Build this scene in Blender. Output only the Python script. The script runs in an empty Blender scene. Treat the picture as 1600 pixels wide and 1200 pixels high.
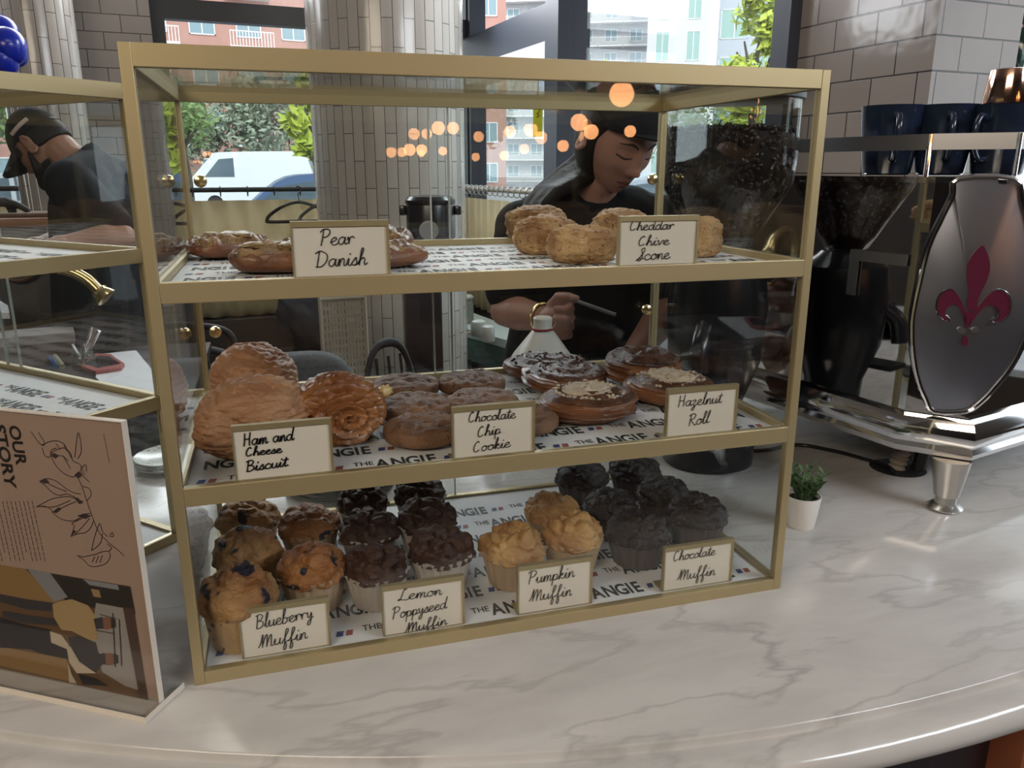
import bpy, bmesh, math, random
from mathutils import Vector, Matrix, noise
PI = math.pi
random.seed(7)
sc = bpy.context.scene
COL = sc.collection

# ---------------------------------------------------------------- camera
F_PX, CAM, YAW, PIT = 1239.6, Vector((0.1305, -0.8858, 0.5914)), 0.2868, 0.2651
fwd = Vector((math.sin(YAW) * math.cos(PIT), math.cos(YAW) * math.cos(PIT), -math.sin(PIT)))
rgt = Vector((math.cos(YAW), -math.sin(YAW), 0.0))
upv = rgt.cross(fwd)
cam_data = bpy.data.cameras.new('camera')
cam = bpy.data.objects.new('camera', cam_data)
COL.objects.link(cam)
cam_data.sensor_width = 36.0
cam_data.lens = F_PX / 1600.0 * 36.0
cam_data.clip_start, cam_data.clip_end = 0.02, 400
cam.matrix_world = Matrix(((rgt.x, upv.x, -fwd.x, CAM.x), (rgt.y, upv.y, -fwd.y, CAM.y), (rgt.z, upv.z, -fwd.z, CAM.z), (0, 0, 0, 1)))
sc.camera = cam

# ---------------------------------------------------------------- light and exposure
FLOOR, CEIL = -1.15, 2.3
w = bpy.data.worlds.new('sky'); sc.world = w; w.use_nodes = True
nt = w.node_tree; nt.nodes.clear()
wo = nt.nodes.new('ShaderNodeOutputWorld'); wb = nt.nodes.new('ShaderNodeBackground')
wb.inputs[0].default_value = (0.86, 0.93, 1.0, 1); wb.inputs[1].default_value = 1.7
nt.links.new(wb.outputs[0], wo.inputs[0])
def lamp(name, kind, loc, energy, color, target=None, size=1.0, size_y=None, angle=None):
    d = bpy.data.lights.new(name, kind); o = bpy.data.objects.new(name, d); COL.objects.link(o)
    o.location = loc; d.energy = energy; d.color = color
    if kind == 'AREA':
        d.shape = 'RECTANGLE'; d.size = size; d.size_y = size_y or size
    if angle is not None: d.angle = angle
    if target is not None:
        o.rotation_euler = (Vector(target) - Vector(loc)).to_track_quat('-Z', 'Y').to_euler()
    return o
lamp('sun', 'SUN', (0, -10, 20), 1.1, (1.0, 0.95, 0.86), (6, 8, 0), angle=0.02)
# added unseen fill for daylight from the right, warm ceiling light over the guests' side
lamp('right_fill', 'AREA', (3.2, -2.2, 1.95), 54, (0.88, 0.94, 1.0), (0.8, -0.1, 0.0), 2.6, 0.5)
lamp('ceiling_light', 'AREA', (-1.6, -2.2, 2.2), 70, (1.0, 0.84, 0.66), (0.1, 0.1, 0.1), 2.2, 1.4)
# unseen area lights added above the view as back, side and staff fill
lamp('back_fill', 'AREA', (0.0, 4.2, 2.08), 85, (0.92, 0.96, 1.0), (0.4, 0.2, 0.1), 4.0, 1.0)
lamp('side_fill', 'AREA', (1.9, 2.6, 2.05), 40, (0.90, 0.95, 1.0), (0.7, 0.4, 0.1), 1.6, 0.4)
lamp('staff_fill', 'AREA', (0.2, 0.9, 2.2), 7, (1.0, 0.92, 0.82), (0.2, 1.1, 0), 1.6, 0.5)
vs = sc.view_settings
sc.display_settings.display_device = 'sRGB'
vs.view_transform = 'Standard'; vs.look = 'None'; vs.gamma = 1.0; vs.use_curve_mapping = False
vs.exposure = 0.66
sc.cycles.transparent_max_bounces = 48
sc.cycles.max_bounces = 10; sc.cycles.glossy_bounces = 5; sc.cycles.transmission_bounces = 6; sc.cycles.diffuse_bounces = 3
sc.cycles.caustics_reflective = False; sc.cycles.caustics_refractive = False
sc.cycles.sample_clamp_indirect = 6.0

# ---------------------------------------------------------------- helpers
def ray(px, py): return fwd + rgt * ((px - 800) / F_PX) - upv * ((py - 600) / F_PX)
def at(px, py, d): return CAM + ray(px, py) * d
def at_y(px, py, Y):
    r = ray(px, py); return CAM + r * ((Y - CAM.y) / r.y)
def at_z(px, py, Z):
    r = ray(px, py); return CAM + r * ((Z - CAM.z) / r.z)
def at_pl(px, py, p, n):
    r = ray(px, py); return CAM + r * ((Vector(p) - CAM).dot(n) / r.dot(n))

def obj(name, bm, mats, parent=None, loc=None, smooth=True):
    me = bpy.data.meshes.new(name)
    bmesh.ops.recalc_face_normals(bm, faces=bm.faces) if len(bm.faces) else None
    bm.to_mesh(me); bm.free()
    for m in (mats if isinstance(mats, (list, tuple)) else [mats]): me.materials.append(m)
    if smooth:
        for p in me.polygons: p.use_smooth = True
        try: me.set_sharp_from_angle(angle=math.radians(40))
        except Exception: pass
    o = bpy.data.objects.new(name, me); COL.objects.link(o)
    if parent is not None: o.parent = parent
    if loc is not None: o.location = loc
    return o
def tag(o, label=None, cat=None, group=None, kind=None):
    if label: o['label'] = label
    if cat: o['category'] = cat
    if group: o['group'] = group
    if kind: o['kind'] = kind
    return o
def thing(name, label, cat, loc=(0, 0, 0), rot=(0, 0, 0), group=None):
    o = bpy.data.objects.new(name, None); COL.objects.link(o)
    o.location = loc; o.rotation_euler = rot; o.empty_display_size = 0.05
    return tag(o, label, cat, group)
def struct(name, bm, m, label=None, smooth=False):
    return tag(obj(name, bm, m, smooth=smooth), label, None, None, 'structure')
def copy_tree(o, parent=None):
    c = o.copy(); COL.objects.link(c)
    if parent is not None: c.parent = parent
    for ch in [x for x in bpy.data.objects if x.parent == o]: copy_tree(ch, c)
    return c
def NB(): return bmesh.new()
def addv(bm, vs_, fs, mi=0):
    v = [bm.verts.new(p) for p in vs_]
    for f in fs:
        try:
            fc = bm.faces.new([v[i] for i in f]); fc.material_index = mi
        except ValueError: pass
    return v
def box(bm, a, b, M=None, mi=0, bevel=0.0):
    x0, y0, z0 = a; x1, y1, z1 = b
    ps = [(x, y, z) for z in (z0, z1) for y in (y0, y1) for x in (x0, x1)]
    if M is not None: ps = [M @ Vector(p) for p in ps]
    v = addv(bm, ps, [(0, 2, 3, 1), (4, 5, 7, 6), (0, 1, 5, 4), (2, 6, 7, 3), (0, 4, 6, 2), (1, 3, 7, 5)], mi)
    if bevel > 0:
        es = list({e for q in v for e in q.link_edges})
        bmesh.ops.bevel(bm, geom=es, offset=bevel, segments=2, affect='EDGES', profile=0.5)
def boxm(a, b, bevel=0.0):
    bm = NB(); box(bm, a, b, bevel=bevel); return bm
def lathe(bm, prof, c=(0, 0, 0), n=32, M=None, mi=0, cap=True, rfun=None):
    c = Vector(c); rings = []
    for r, z in prof:
        ring = []
        for k in range(n):
            a = 2 * PI * k / n
            rr = r if rfun is None else rfun(r, z, a)
            p = c + Vector((rr * math.cos(a), rr * math.sin(a), z))
            if M is not None: p = M @ p
            ring.append(bm.verts.new(p))
        rings.append(ring)
    for i in range(len(rings) - 1):
        for k in range(n):
            f = bm.faces.new((rings[i][k], rings[i][(k + 1) % n], rings[i + 1][(k + 1) % n], rings[i + 1][k])); f.material_index = mi
    if cap:
        for rg in (rings[0], rings[-1]):
            f = bm.faces.new(rg); f.material_index = mi
    return rings
def smooth_path(pts, sub=6, closed=False):
    pts = [Vector(p) for p in pts]
    if len(pts) < 3: return pts
    out = []; n = len(pts)
    rng = range(n) if closed else range(n - 1)
    for i in rng:
        p1, p2 = pts[i], pts[(i + 1) % n]
        p0 = pts[(i - 1) % n] if closed or i > 0 else p1 * 2 - p2
        p3 = pts[(i + 2) % n] if closed or i + 2 < n else p2 * 2 - p1
        for k in range(sub):
            t = k / sub
            out.append(0.5 * ((2 * p1) + (p2 - p0) * t + (2 * p0 - 5 * p1 + 4 * p2 - p3) * t * t + (3 * p1 - p0 - 3 * p2 + p3) * t ** 3))
    if not closed: out.append(pts[-1])
    return out
def tube(bm, pts, r, n=10, mi=0, closed=False, cap=True):
    pts = [Vector(p) for p in pts]; m = len(pts)
    rs = r if isinstance(r, (list, tuple)) else [r] * m
    t0 = (pts[1] - pts[0]).normalized()
    ref = Vector((0, 0, 1)) if abs(t0.z) < 0.9 else Vector((1, 0, 0))
    nrm = (ref - t0 * ref.dot(t0)).normalized(); rings = []
    for i in range(m):
        a = pts[(i - 1) % m] if (closed or i > 0) else pts[i]; b = pts[(i + 1) % m] if (closed or i < m - 1) else pts[i]
        t = (b - a).normalized() if (b - a).length > 1e-9 else t0
        nrm = (nrm - t * nrm.dot(t)).normalized(); bi = t.cross(nrm)
        rings.append([bm.verts.new(pts[i] + (nrm * math.cos(2 * PI * k / n) + bi * math.sin(2 * PI * k / n)) * rs[i]) for k in range(n)])
    for i in range(m if closed else m - 1):
        A, B = rings[i], rings[(i + 1) % m]
        for k in range(n):
            f = bm.faces.new((A[k], A[(k + 1) % n], B[(k + 1) % n], B[k])); f.material_index = mi
    if cap and not closed:
        for rg in (rings[0], rings[-1]):
            f = bm.faces.new(rg); f.material_index = mi
def prism(bm, pts, n, t, mi=0, mi_side=None):
    """a flat outline (3D points) given a thickness t along n"""
    n = Vector(n) * t; pts = [Vector(p) for p in pts]
    a = [bm.verts.new(p) for p in pts]; b = [bm.verts.new(p + n) for p in pts]
    fa = bm.faces.new(a); fb = bm.faces.new(b[::-1]); fa.material_index = fb.material_index = mi
    for i in range(len(pts)):
        j = (i + 1) % len(pts)
        f = bm.faces.new((a[i], b[i], b[j], a[j])); f.material_index = mi if mi_side is None else mi_side
def ribbon(bm, pts, wd, nrm, mi=0, caps=True):
    pts = [Vector(p) for p in pts]; nrm = Vector(nrm).normalized(); L = []; R = []
    if caps and len(pts) > 1:
        d0 = (pts[0] - pts[1]); d1 = (pts[-1] - pts[-2])
        if d0.length > 1e-9: pts[0] = pts[0] + d0.normalized() * wd * 0.4
        if d1.length > 1e-9: pts[-1] = pts[-1] + d1.normalized() * wd * 0.4
    for i, p in enumerate(pts):
        d = pts[min(i + 1, len(pts) - 1)] - pts[max(i - 1, 0)]
        if d.length < 1e-9: d = Vector((1, 0, 0))
        s = nrm.cross(d.normalized()) * (wd / 2)
        L.append(bm.verts.new(p + s)); R.append(bm.verts.new(p - s))
    for i in range(len(pts) - 1):
        f = bm.faces.new((R[i], R[i + 1], L[i + 1], L[i])); f.material_index = mi
def sphere_grid(bm, fn, nu=48, nv=32, mi=0):
    """closed surface from fn(direction Vector) -> point"""
    top = bm.verts.new(fn(Vector((0, 0, 1)))); bot = bm.verts.new(fn(Vector((0, 0, -1)))); rows = []
    for j in range(1, nv):
        th = PI * j / nv
        rows.append([bm.verts.new(fn(Vector((math.sin(th) * math.cos(2 * PI * k / nu), math.sin(th) * math.sin(2 * PI * k / nu), math.cos(th))))) for k in range(nu)])
    for k in range(nu):
        k2 = (k + 1) % nu
        f = bm.faces.new((top, rows[0][k], rows[0][k2])); f.material_index = mi
        f = bm.faces.new((bot, rows[-1][k2], rows[-1][k])); f.material_index = mi
        for j in range(len(rows) - 1):
            f = bm.faces.new((rows[j][k], rows[j + 1][k], rows[j + 1][k2], rows[j][k2])); f.material_index = mi
def evaluated(o, name):
    dg = bpy.context.evaluated_depsgraph_get(); dg.update()
    me = bpy.data.meshes.new_from_object(o.evaluated_get(dg)); me.name = name
    return me
_txt = {}
def text_mesh(body, bold=0.0, sx=1.0):
    """outline lettering, flat in xy, height about 0.7 of size 1, returned as (verts, faces, width)"""
    key = (body, bold, sx)
    if key not in _txt:
        cu = bpy.data.curves.new('txt', 'FONT'); cu.body = body; cu.offset = bold; cu.resolution_u = 3
        o = bpy.data.objects.new('txt', cu); COL.objects.link(o)
        me = evaluated(o, 'txt')
        vs_ = [(v.co.x * sx, v.co.y) for v in me.vertices]; fs = [tuple(p.vertices) for p in me.polygons]
        bpy.data.objects.remove(o); bpy.data.curves.remove(cu); bpy.data.meshes.remove(me)
        _txt[key] = (vs_, fs, max(v[0] for v in vs_))
    return _txt[key]
def put_text(bm, body, O, X, Y, size, bold=0.0, sx=1.0, mi=0):
    vs_, fs, wd = text_mesh(body, bold, sx)
    O, X, Y = Vector(O), Vector(X), Vector(Y)
    addv(bm, [O + X * (x * size) + Y * (y * size) for x, y in vs_], fs, mi)
    return wd * size

# ---------------------------------------------------------------- materials
def mat(name, col, rough=0.5, metal=0.0, spec=0.5, noise_=None, bump=None, coat=0.0, trans=0.0, sss=0.0, emit=None, aniso=0.0, sheen=0.0):
    """noise_ = (scale, amount, colour2[, detail]); bump = (scale, strength, distance)"""
    m = bpy.data.materials.new(name); m.use_nodes = True; n = m.node_tree; b = n.nodes['Principled BSDF']
    def c4(c): return (c[0], c[1], c[2], 1)
    b.inputs['Base Color'].default_value = c4(col); b.inputs['Roughness'].default_value = rough; b.inputs['Metallic'].default_value = metal
    b.inputs['Specular IOR Level'].default_value = spec; b.inputs['Coat Weight'].default_value = coat; b.inputs['Transmission Weight'].default_value = trans
    b.inputs['Sheen Weight'].default_value = sheen
    if sss:
        b.inputs['Subsurface Weight'].default_value = sss; b.inputs['Subsurface Radius'].default_value = (0.01, 0.004, 0.002); b.inputs['Subsurface Scale'].default_value = 0.6
    if emit: b.inputs['Emission Color'].default_value = c4(emit[0]); b.inputs['Emission Strength'].default_value = emit[1]
    tc = n.nodes.new('ShaderNodeTexCoord')
    if noise_:
        t = n.nodes.new('ShaderNodeTexNoise'); t.inputs['Scale'].default_value = noise_[0]; t.inputs['Detail'].default_value = noise_[3] if len(noise_) > 3 else 6
        n.links.new(tc.outputs['Object'], t.inputs['Vector'])
        r = n.nodes.new('ShaderNodeValToRGB'); e = r.color_ramp.elements
        e[0].position = 0.5 - noise_[1] / 2; e[1].position = 0.5 + noise_[1] / 2; e[0].color = c4(col); e[1].color = c4(noise_[2])
        n.links.new(t.outputs['Fac'], r.inputs['Fac']); n.links.new(r.outputs['Color'], b.inputs['Base Color'])
    if bump:
        t2 = n.nodes.new('ShaderNodeTexNoise'); t2.inputs['Scale'].default_value = bump[0]; t2.inputs['Detail'].default_value = 8
        n.links.new(tc.outputs['Object'], t2.inputs['Vector'])
        bp = n.nodes.new('ShaderNodeBump'); bp.inputs['Strength'].default_value = bump[1]; bp.inputs['Distance'].default_value = bump[2]
        n.links.new(t2.outputs['Fac'], bp.inputs['Height']); n.links.new(bp.outputs['Normal'], b.inputs['Normal'])
    return m
def add_spots(m, scale, size, col, soft=0.05, rnd=1.0):
    """dark or light inclusions of their own shape: mixes a colour where a voronoi cell centre is near"""
    n = m.node_tree; b = n.nodes['Principled BSDF']
    tc = n.nodes.new('ShaderNodeTexCoord'); v = n.nodes.new('ShaderNodeTexVoronoi'); v.inputs['Scale'].default_value = scale; v.inputs['Randomness'].default_value = rnd
    wv = n.nodes.new('ShaderNodeTexNoise'); wv.inputs['Scale'].default_value = scale * 1.5
    mx = n.nodes.new('ShaderNodeMixRGB'); mx.inputs[0].default_value = 0.06
    n.links.new(tc.outputs['Object'], wv.inputs['Vector']); n.links.new(tc.outputs['Object'], mx.inputs[1]); n.links.new(wv.outputs['Color'], mx.inputs[2]); n.links.new(mx.outputs[0], v.inputs['Vector'])
    r = n.nodes.new('ShaderNodeValToRGB'); r.color_ramp.elements[0].position = size; r.color_ramp.elements[1].position = size + soft
    r.color_ramp.elements[0].color = (1, 1, 1, 1); r.color_ramp.elements[1].color = (0, 0, 0, 1)
    n.links.new(v.outputs['Distance'], r.inputs['Fac'])
    mix = n.nodes.new('ShaderNodeMixRGB'); mix.inputs[2].default_value = (*col, 1)
    src = b.inputs['Base Color'].links[0].from_socket if b.inputs['Base Color'].links else None
    if src: n.links.new(src, mix.inputs[1])
    else: mix.inputs[1].default_value = b.inputs['Base Color'].default_value
    n.links.new(r.outputs['Color'], mix.inputs[0]); n.links.new(mix.outputs[0], b.inputs['Base Color'])
    return m
def glass(name, tint=(1, 1, 1), ior=1.45, rough=0.0, haze=0.0, boost=1.0):
    m = bpy.data.materials.new(name); m.use_nodes = True; n = m.node_tree; n.nodes.clear()
    o = n.nodes.new('ShaderNodeOutputMaterial'); t = n.nodes.new('ShaderNodeBsdfTransparent'); g = n.nodes.new('ShaderNodeBsdfGlossy')
    f = n.nodes.new('ShaderNodeFresnel'); mx = n.nodes.new('ShaderNodeMixShader')
    t.inputs[0].default_value = (*tint, 1); g.inputs['Roughness'].default_value = rough; f.inputs['IOR'].default_value = ior
    geo = n.nodes.new('ShaderNodeNewGeometry'); mixi = n.nodes.new('ShaderNodeMix'); mixi.data_type = 'FLOAT'
    # the same reflectance on both faces of the sheet
    mixi.inputs[2].default_value = ior; mixi.inputs[3].default_value = 1.0 / ior
    n.links.new(geo.outputs['Backfacing'], mixi.inputs[0]); n.links.new(mixi.outputs[0], f.inputs['IOR'])
    n.links.new(f.outputs[0], mx.inputs[0]); n.links.new(t.outputs[0], mx.inputs[1]); n.links.new(g.outputs[0], mx.inputs[2])
    last = mx
    if haze > 0:
        d = n.nodes.new('ShaderNodeBsdfTranslucent'); d.inputs[0].default_value = (0.9, 0.9, 0.9, 1)
        m2 = n.nodes.new('ShaderNodeMixShader'); m2.inputs[0].default_value = haze
        n.links.new(mx.outputs[0], m2.inputs[1]); n.links.new(d.outputs[0], m2.inputs[2]); last = m2
    n.links.new(last.outputs[0], o.inputs[0])
    return m
M = {}
M['brass'] = mat('champagne_metal', (0.47, 0.385, 0.215), 0.42, 0.6, bump=(400, 0.02, 0.0004))
M['brass_bright'] = mat('polished_brass', (0.72, 0.58, 0.30), 0.2, 0.9)
M['glass'] = glass('clear_glass', (0.965, 0.975, 0.97))
M['edge_glass'] = mat('polished_glass_edge', (0.75, 0.80, 0.76), 0.15, 0.0, trans=0.3)
M['window_glass'] = glass('window_glass', (0.95, 0.97, 0.97))
M['acrylic'] = glass('clear_acrylic', (0.93, 0.92, 0.90), 1.49, haze=0.05)
M['paper'] = mat('white_paper', (0.80, 0.81, 0.82), 0.7, bump=(30, 0.25, 0.004))
M['card'] = mat('cream_card', (0.76, 0.69, 0.60), 0.6)
M['ink'] = mat('black_ink', (0.012, 0.012, 0.014), 0.5)
M['print_black'] = mat('print_black', (0.03, 0.04, 0.04), 0.6)
M['print_navy'] = mat('print_navy', (0.05, 0.07, 0.22), 0.6)
M['print_red'] = mat('print_red', (0.33, 0.10, 0.09), 0.6)
M['chrome'] = mat('polished_steel', (0.80, 0.80, 0.81), 0.06, 1.0)
M['mirror_side'] = mat('mirror_steel', (0.58, 0.57, 0.56), 0.03, 1.0)
M['steel'] = mat('brushed_steel', (0.55, 0.55, 0.57), 0.30, 1.0)
M['leg_steel'] = mat('satin_nickel', (0.62, 0.60, 0.57), 0.28, 1.0)
M['black_plastic'] = mat('black_plastic', (0.012, 0.013, 0.016), 0.25)
M['black_matte'] = mat('black_matte', (0.016, 0.016, 0.018), 0.6)
M['frame_black'] = mat('black_window_metal', (0.022, 0.022, 0.026), 0.4)
M['frame_blue'] = mat('dark_blue_grey_metal', (0.045, 0.052, 0.075), 0.45)
M['white_trim'] = mat('white_trim', (0.75, 0.74, 0.72), 0.5)
def tile_mat(name, c1, c2, grout, bw, bh, mortar=0.004, rough=0.18, off=0.5):
    """glazed tiles laid in the uv plane, whose unit is one metre"""
    m = bpy.data.materials.new(name); m.use_nodes = True; n = m.node_tree; b = n.nodes['Principled BSDF']
    uv = n.nodes.new('ShaderNodeUVMap'); br = n.nodes.new('ShaderNodeTexBrick')
    br.offset = off; br.inputs['Scale'].default_value = 1.0
    br.inputs['Color1'].default_value = (*c1, 1); br.inputs['Color2'].default_value = (*c2, 1); br.inputs['Mortar'].default_value = (*grout, 1)
    br.inputs['Mortar Size'].default_value = mortar; br.inputs['Mortar Smooth'].default_value = 0.3
    br.inputs['Brick Width'].default_value = bw; br.inputs['Row Height'].default_value = bh; br.inputs['Bias'].default_value = 0.0
    n.links.new(uv.outputs[0], br.inputs['Vector']); n.links.new(br.outputs['Color'], b.inputs['Base Color'])
    b.inputs['Roughness'].default_value = rough
    inv = n.nodes.new('ShaderNodeMath'); inv.operation = 'SUBTRACT'; inv.inputs[0].default_value = 1.0; n.links.new(br.outputs['Fac'], inv.inputs[1])
    t = n.nodes.new('ShaderNodeTexNoise'); t.inputs['Scale'].default_value = 9.0; t.inputs['Detail'].default_value = 2; n.links.new(uv.outputs[0], t.inputs['Vector'])
    ad = n.nodes.new('ShaderNodeMath'); ad.operation = 'MULTIPLY_ADD'; ad.inputs[1].default_value = 0.55
    n.links.new(t.outputs['Fac'], ad.inputs[0]); n.links.new(inv.outputs[0], ad.inputs[2])
    bp = n.nodes.new('ShaderNodeBump'); bp.inputs['Strength'].default_value = 0.6; bp.inputs['Distance'].default_value = 0.004
    n.links.new(ad.outputs[0], bp.inputs['Height']); n.links.new(bp.outputs['Normal'], b.inputs['Normal'])
    return m
M['column_tile'] = tile_mat('column_tile', (0.36, 0.33, 0.29), (0.42, 0.385, 0.34), (0.10, 0.09, 0.08), 0.25, 0.052, 0.0022)
M['pier_tile'] = tile_mat('pier_tile', (0.30, 0.265, 0.235), (0.34, 0.30, 0.27), (0.06, 0.05, 0.045), 0.20, 0.10, 0.0028)
M['pier_tile_light'] = tile_mat('pier_tile_light', (0.27, 0.235, 0.22), (0.31, 0.27, 0.25), (0.05, 0.042, 0.04), 0.178, 0.10, 0.0028, 0.12)

def marble():
    m = bpy.data.materials.new('white_marble'); m.use_nodes = True; n = m.node_tree; b = n.nodes['Principled BSDF']
    tc = n.nodes.new('ShaderNodeTexCoord'); mp = n.nodes.new('ShaderNodeMapping'); mp.inputs['Rotation'].default_value = (0, 0, 0.62); mp.inputs['Scale'].default_value = (1.6, 4.6, 1.0)
    n.links.new(tc.outputs['Object'], mp.inputs['Vector'])
    t = n.nodes.new('ShaderNodeTexNoise'); t.inputs['Scale'].default_value = 2.6; t.inputs['Detail'].default_value = 12; t.inputs['Roughness'].default_value = 0.62; t.inputs['Distortion'].default_value = 0.35
    n.links.new(mp.outputs[0], t.inputs['Vector'])
    r = n.nodes.new('ShaderNodeValToRGB'); e = r.color_ramp.elements
    e[0].position = 0.30; e[0].color = (0.47, 0.455, 0.44, 1); e[1].position = 0.62; e[1].color = (0.58, 0.565, 0.545, 1)
    n.links.new(t.outputs['Fac'], r.inputs['Fac'])
    # thin veins
    v = n.nodes.new('ShaderNodeTexNoise'); v.inputs['Scale'].default_value = 1.5; v.inputs['Detail'].default_value = 7; v.inputs['Distortion'].default_value = 0.2
    n.links.new(mp.outputs[0], v.inputs['Vector'])
    r2 = n.nodes.new('ShaderNodeValToRGB'); q = r2.color_ramp.elements; q[0].position = 0.478; q[0].color = (0, 0, 0, 1); q[1].position = 0.5; q[1].color = (1, 1, 1, 1)
    k = q.new(0.522); k.color = (0, 0, 0, 1)
    n.links.new(v.outputs['Fac'], r2.inputs['Fac'])
    msk = n.nodes.new('ShaderNodeTexNoise'); msk.inputs['Scale'].default_value = 2.0; n.links.new(tc.outputs['Object'], msk.inputs['Vector'])
    mm = n.nodes.new('ShaderNodeMath'); mm.operation = 'MULTIPLY'; n.links.new(r2.outputs[0], mm.inputs[0]); n.links.new(msk.outputs['Fac'], mm.inputs[1])
    mx = n.nodes.new('ShaderNodeMixRGB'); mx.inputs[2].default_value = (0.36, 0.345, 0.33, 1)
    n.links.new(mm.outputs[0], mx.inputs[0]); n.links.new(r.outputs[0], mx.inputs[1]); n.links.new(mx.outputs[0], b.inputs['Base Color'])
    b.inputs['Roughness'].default_value = 0.13
    return m
M['marble'] = marble()
M['wood_dark'] = mat('dark_stained_wood', (0.018, 0.014, 0.018), 0.4, noise_=(6, 0.5, (0.035, 0.025, 0.028)))
M['wood_red'] = mat('reddish_brown_wood', (0.20, 0.062, 0.03), 0.4, noise_=(8, 0.5, (0.26, 0.09, 0.045)))
M['wood_brown'] = mat('brown_wood', (0.09, 0.045, 0.025), 0.45, noise_=(9, 0.5, (0.13, 0.07, 0.04)))
M['floor'] = mat('dark_floor', (0.032, 0.027, 0.024), 0.5, noise_=(2, 0.5, (0.05, 0.043, 0.038)))
M['ceiling'] = mat('pale_ceiling', (0.45, 0.42, 0.40), 0.8)
M['wall_dim'] = mat('dim_brown_wall', (0.035, 0.028, 0.024), 0.7, noise_=(3, 0.4, (0.05, 0.04, 0.033)))
M['asphalt'] = mat('asphalt', (0.20, 0.20, 0.21), 0.8, noise_=(3, 0.5, (0.26, 0.26, 0.27)))
M['curtain'] = mat('cream_curtain', (0.74, 0.64, 0.44), 0.8, sheen=0.2)
M['curtain'].node_tree.nodes['Principled BSDF'].inputs['Transmission Weight'].default_value = 0.0
def curtain_mat():
    m = M['curtain']; n = m.node_tree; b = n.nodes['Principled BSDF']; o = n.nodes['Material Output']
    t = n.nodes.new('ShaderNodeBsdfTranslucent'); t.inputs[0].default_value = (0.80, 0.70, 0.50, 1)
    mx = n.nodes.new('ShaderNodeMixShader'); mx.inputs[0].default_value = 0.45
    n.links.new(b.outputs[0], mx.inputs[1]); n.links.new(t.outputs[0], mx.inputs[2]); n.links.new(mx.outputs[0], o.inputs[0])
curtain_mat()

# ================================================================ large structure
A2 = 6.4 * PI / 180
D2 = Vector((math.cos(A2), math.sin(A2), 0)); D1 = Vector((-math.sin(A2), math.cos(A2), 0))   # along the back wall, along the right wall
CORNER = Vector((1.61, 5.17, 0))
def room(s, t, z=0.0):
    """s metres along the back wall (negative to the left), t metres from it towards the guests"""
    return CORNER + D2 * s - D1 * t + Vector((0, 0, z))
def rbox(bm, s0, s1, t0, t1, z0, z1, mi=0, bevel=0.0):
    Mx = Matrix(((D2.x, -D1.x, 0, CORNER.x), (D2.y, -D1.y, 0, CORNER.y), (0, 0, 1, 0), (0, 0, 0, 1)))
    box(bm, (s0, t0, z0), (s1, t1, z1), Mx, mi, bevel)
def uv_planar(o):
    """metres: u along the horizontal run of each face, v up"""
    me = o.data; uv = me.uv_layers.new(name='UVMap')
    for p in me.polygons:
        nn = p.normal
        h = Vector((-nn.y, nn.x, 0)); h = h.normalized() if h.length > 0.3 else Vector((1, 0, 0))
        for li in p.loop_indices:
            co = me.vertices[me.loops[li].vertex_index].co
            uv.data[li].uv = (co.dot(h) + 0.03, co.z + 0.025 if abs(nn.z) < 0.7 else co.y)
def rmesh(*boxes):
    bm = NB()
    for b in boxes: rbox(bm, *b)
    return bm
bm = NB(); box(bm, (-4.2, -5.2, FLOOR - 0.1), (3.9, 6.2, FLOOR)); struct('floor', bm, M['floor'], 'dark floor of the cafe')
bm = NB(); box(bm, (-4.2, -5.2, CEIL), (3.9, 5.6, CEIL + 0.15)); struct('ceiling', bm, M['ceiling'], 'pale ceiling of the cafe')
bm = NB(); box(bm, (-4.2, -5.2, FLOOR), (-4.05, 5.6, CEIL)); struct('wall_left', bm, M['wall_dim'], 'left wall of the cafe')
bm = NB(); box(bm, (-4.2, -5.2, FLOOR), (3.9, -5.05, CEIL)); struct('wall_front', bm, M['wall_dim'], 'dim wall behind the guests')
bm = NB(); box(bm, (3.75, -3.2, FLOOR), (3.9, -0.5, CEIL)); box(bm, (3.75, -0.5, FLOOR), (3.9, 0.9, -0.3)); box(bm, (3.75, -0.5, 1.7), (3.9, 0.9, CEIL)); box(bm, (3.75, -5.2, FLOOR), (3.9, -3.2, CEIL)); struct('wall_right', bm, M['wall_dim'], 'unseen right wall of the cafe, closed to darken reflections')  # out of view, closed up to keep bright reflections off the case glass
# back wall: low sill wall, tiled pier, window posts
struct('wall_back', rmesh((-5.6, -0.05, -0.12, 0.12, FLOOR, -0.42), (-5.6, -0.05, -0.15, 0.05, 2.0, CEIL), (-5.6, -3.5, -0.10, 0.10, FLOOR, CEIL)), M['wall_dim'], 'low wall under the back windows')
o = struct('wall_pier', rmesh((-2.72, -2.14, -0.2, 0.22, FLOOR, CEIL)), M['pier_tile'], 'grey subway tiled pier beside the left window'); uv_planar(o)
def wframe(name, boxes, label, m='frame_black'):
    return struct(name, rmesh(*boxes), M[m], label)
wframe('window_1', [(-2.14, -2.06, -0.06, 0.05, -0.42, 2.0), (-2.06, -0.02, -0.05, 0.04, 1.50, 1.62), (-2.06, -0.02, -0.05, 0.03, -0.42, -0.36), (-0.06, 0.0, -0.06, 0.05, -0.42, 2.0)], 'black framed back window left of the round column')
wframe('window_2', [(-3.5, -3.43, -0.06, 0.05, -0.42, 2.0), (-3.43, -2.75, -0.05, 0.04, 1.50, 1.62), (-3.43, -2.75, -0.05, 0.03, -0.42, -0.36), (-2.79, -2.72, -0.06, 0.05, -0.42, 2.0)], 'black framed back window left of the tiled pier')
struct('window_3', rmesh((-2.06, -0.06, -0.006, 0.0, -0.36, 2.0), ), M['window_glass'], 'clear pane of the back window')
struct('window_4', rmesh((-3.43, -2.79, -0.006, 0.0, -0.36, 2.0)), M['window_glass'], 'clear pane of the far left window')
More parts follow.
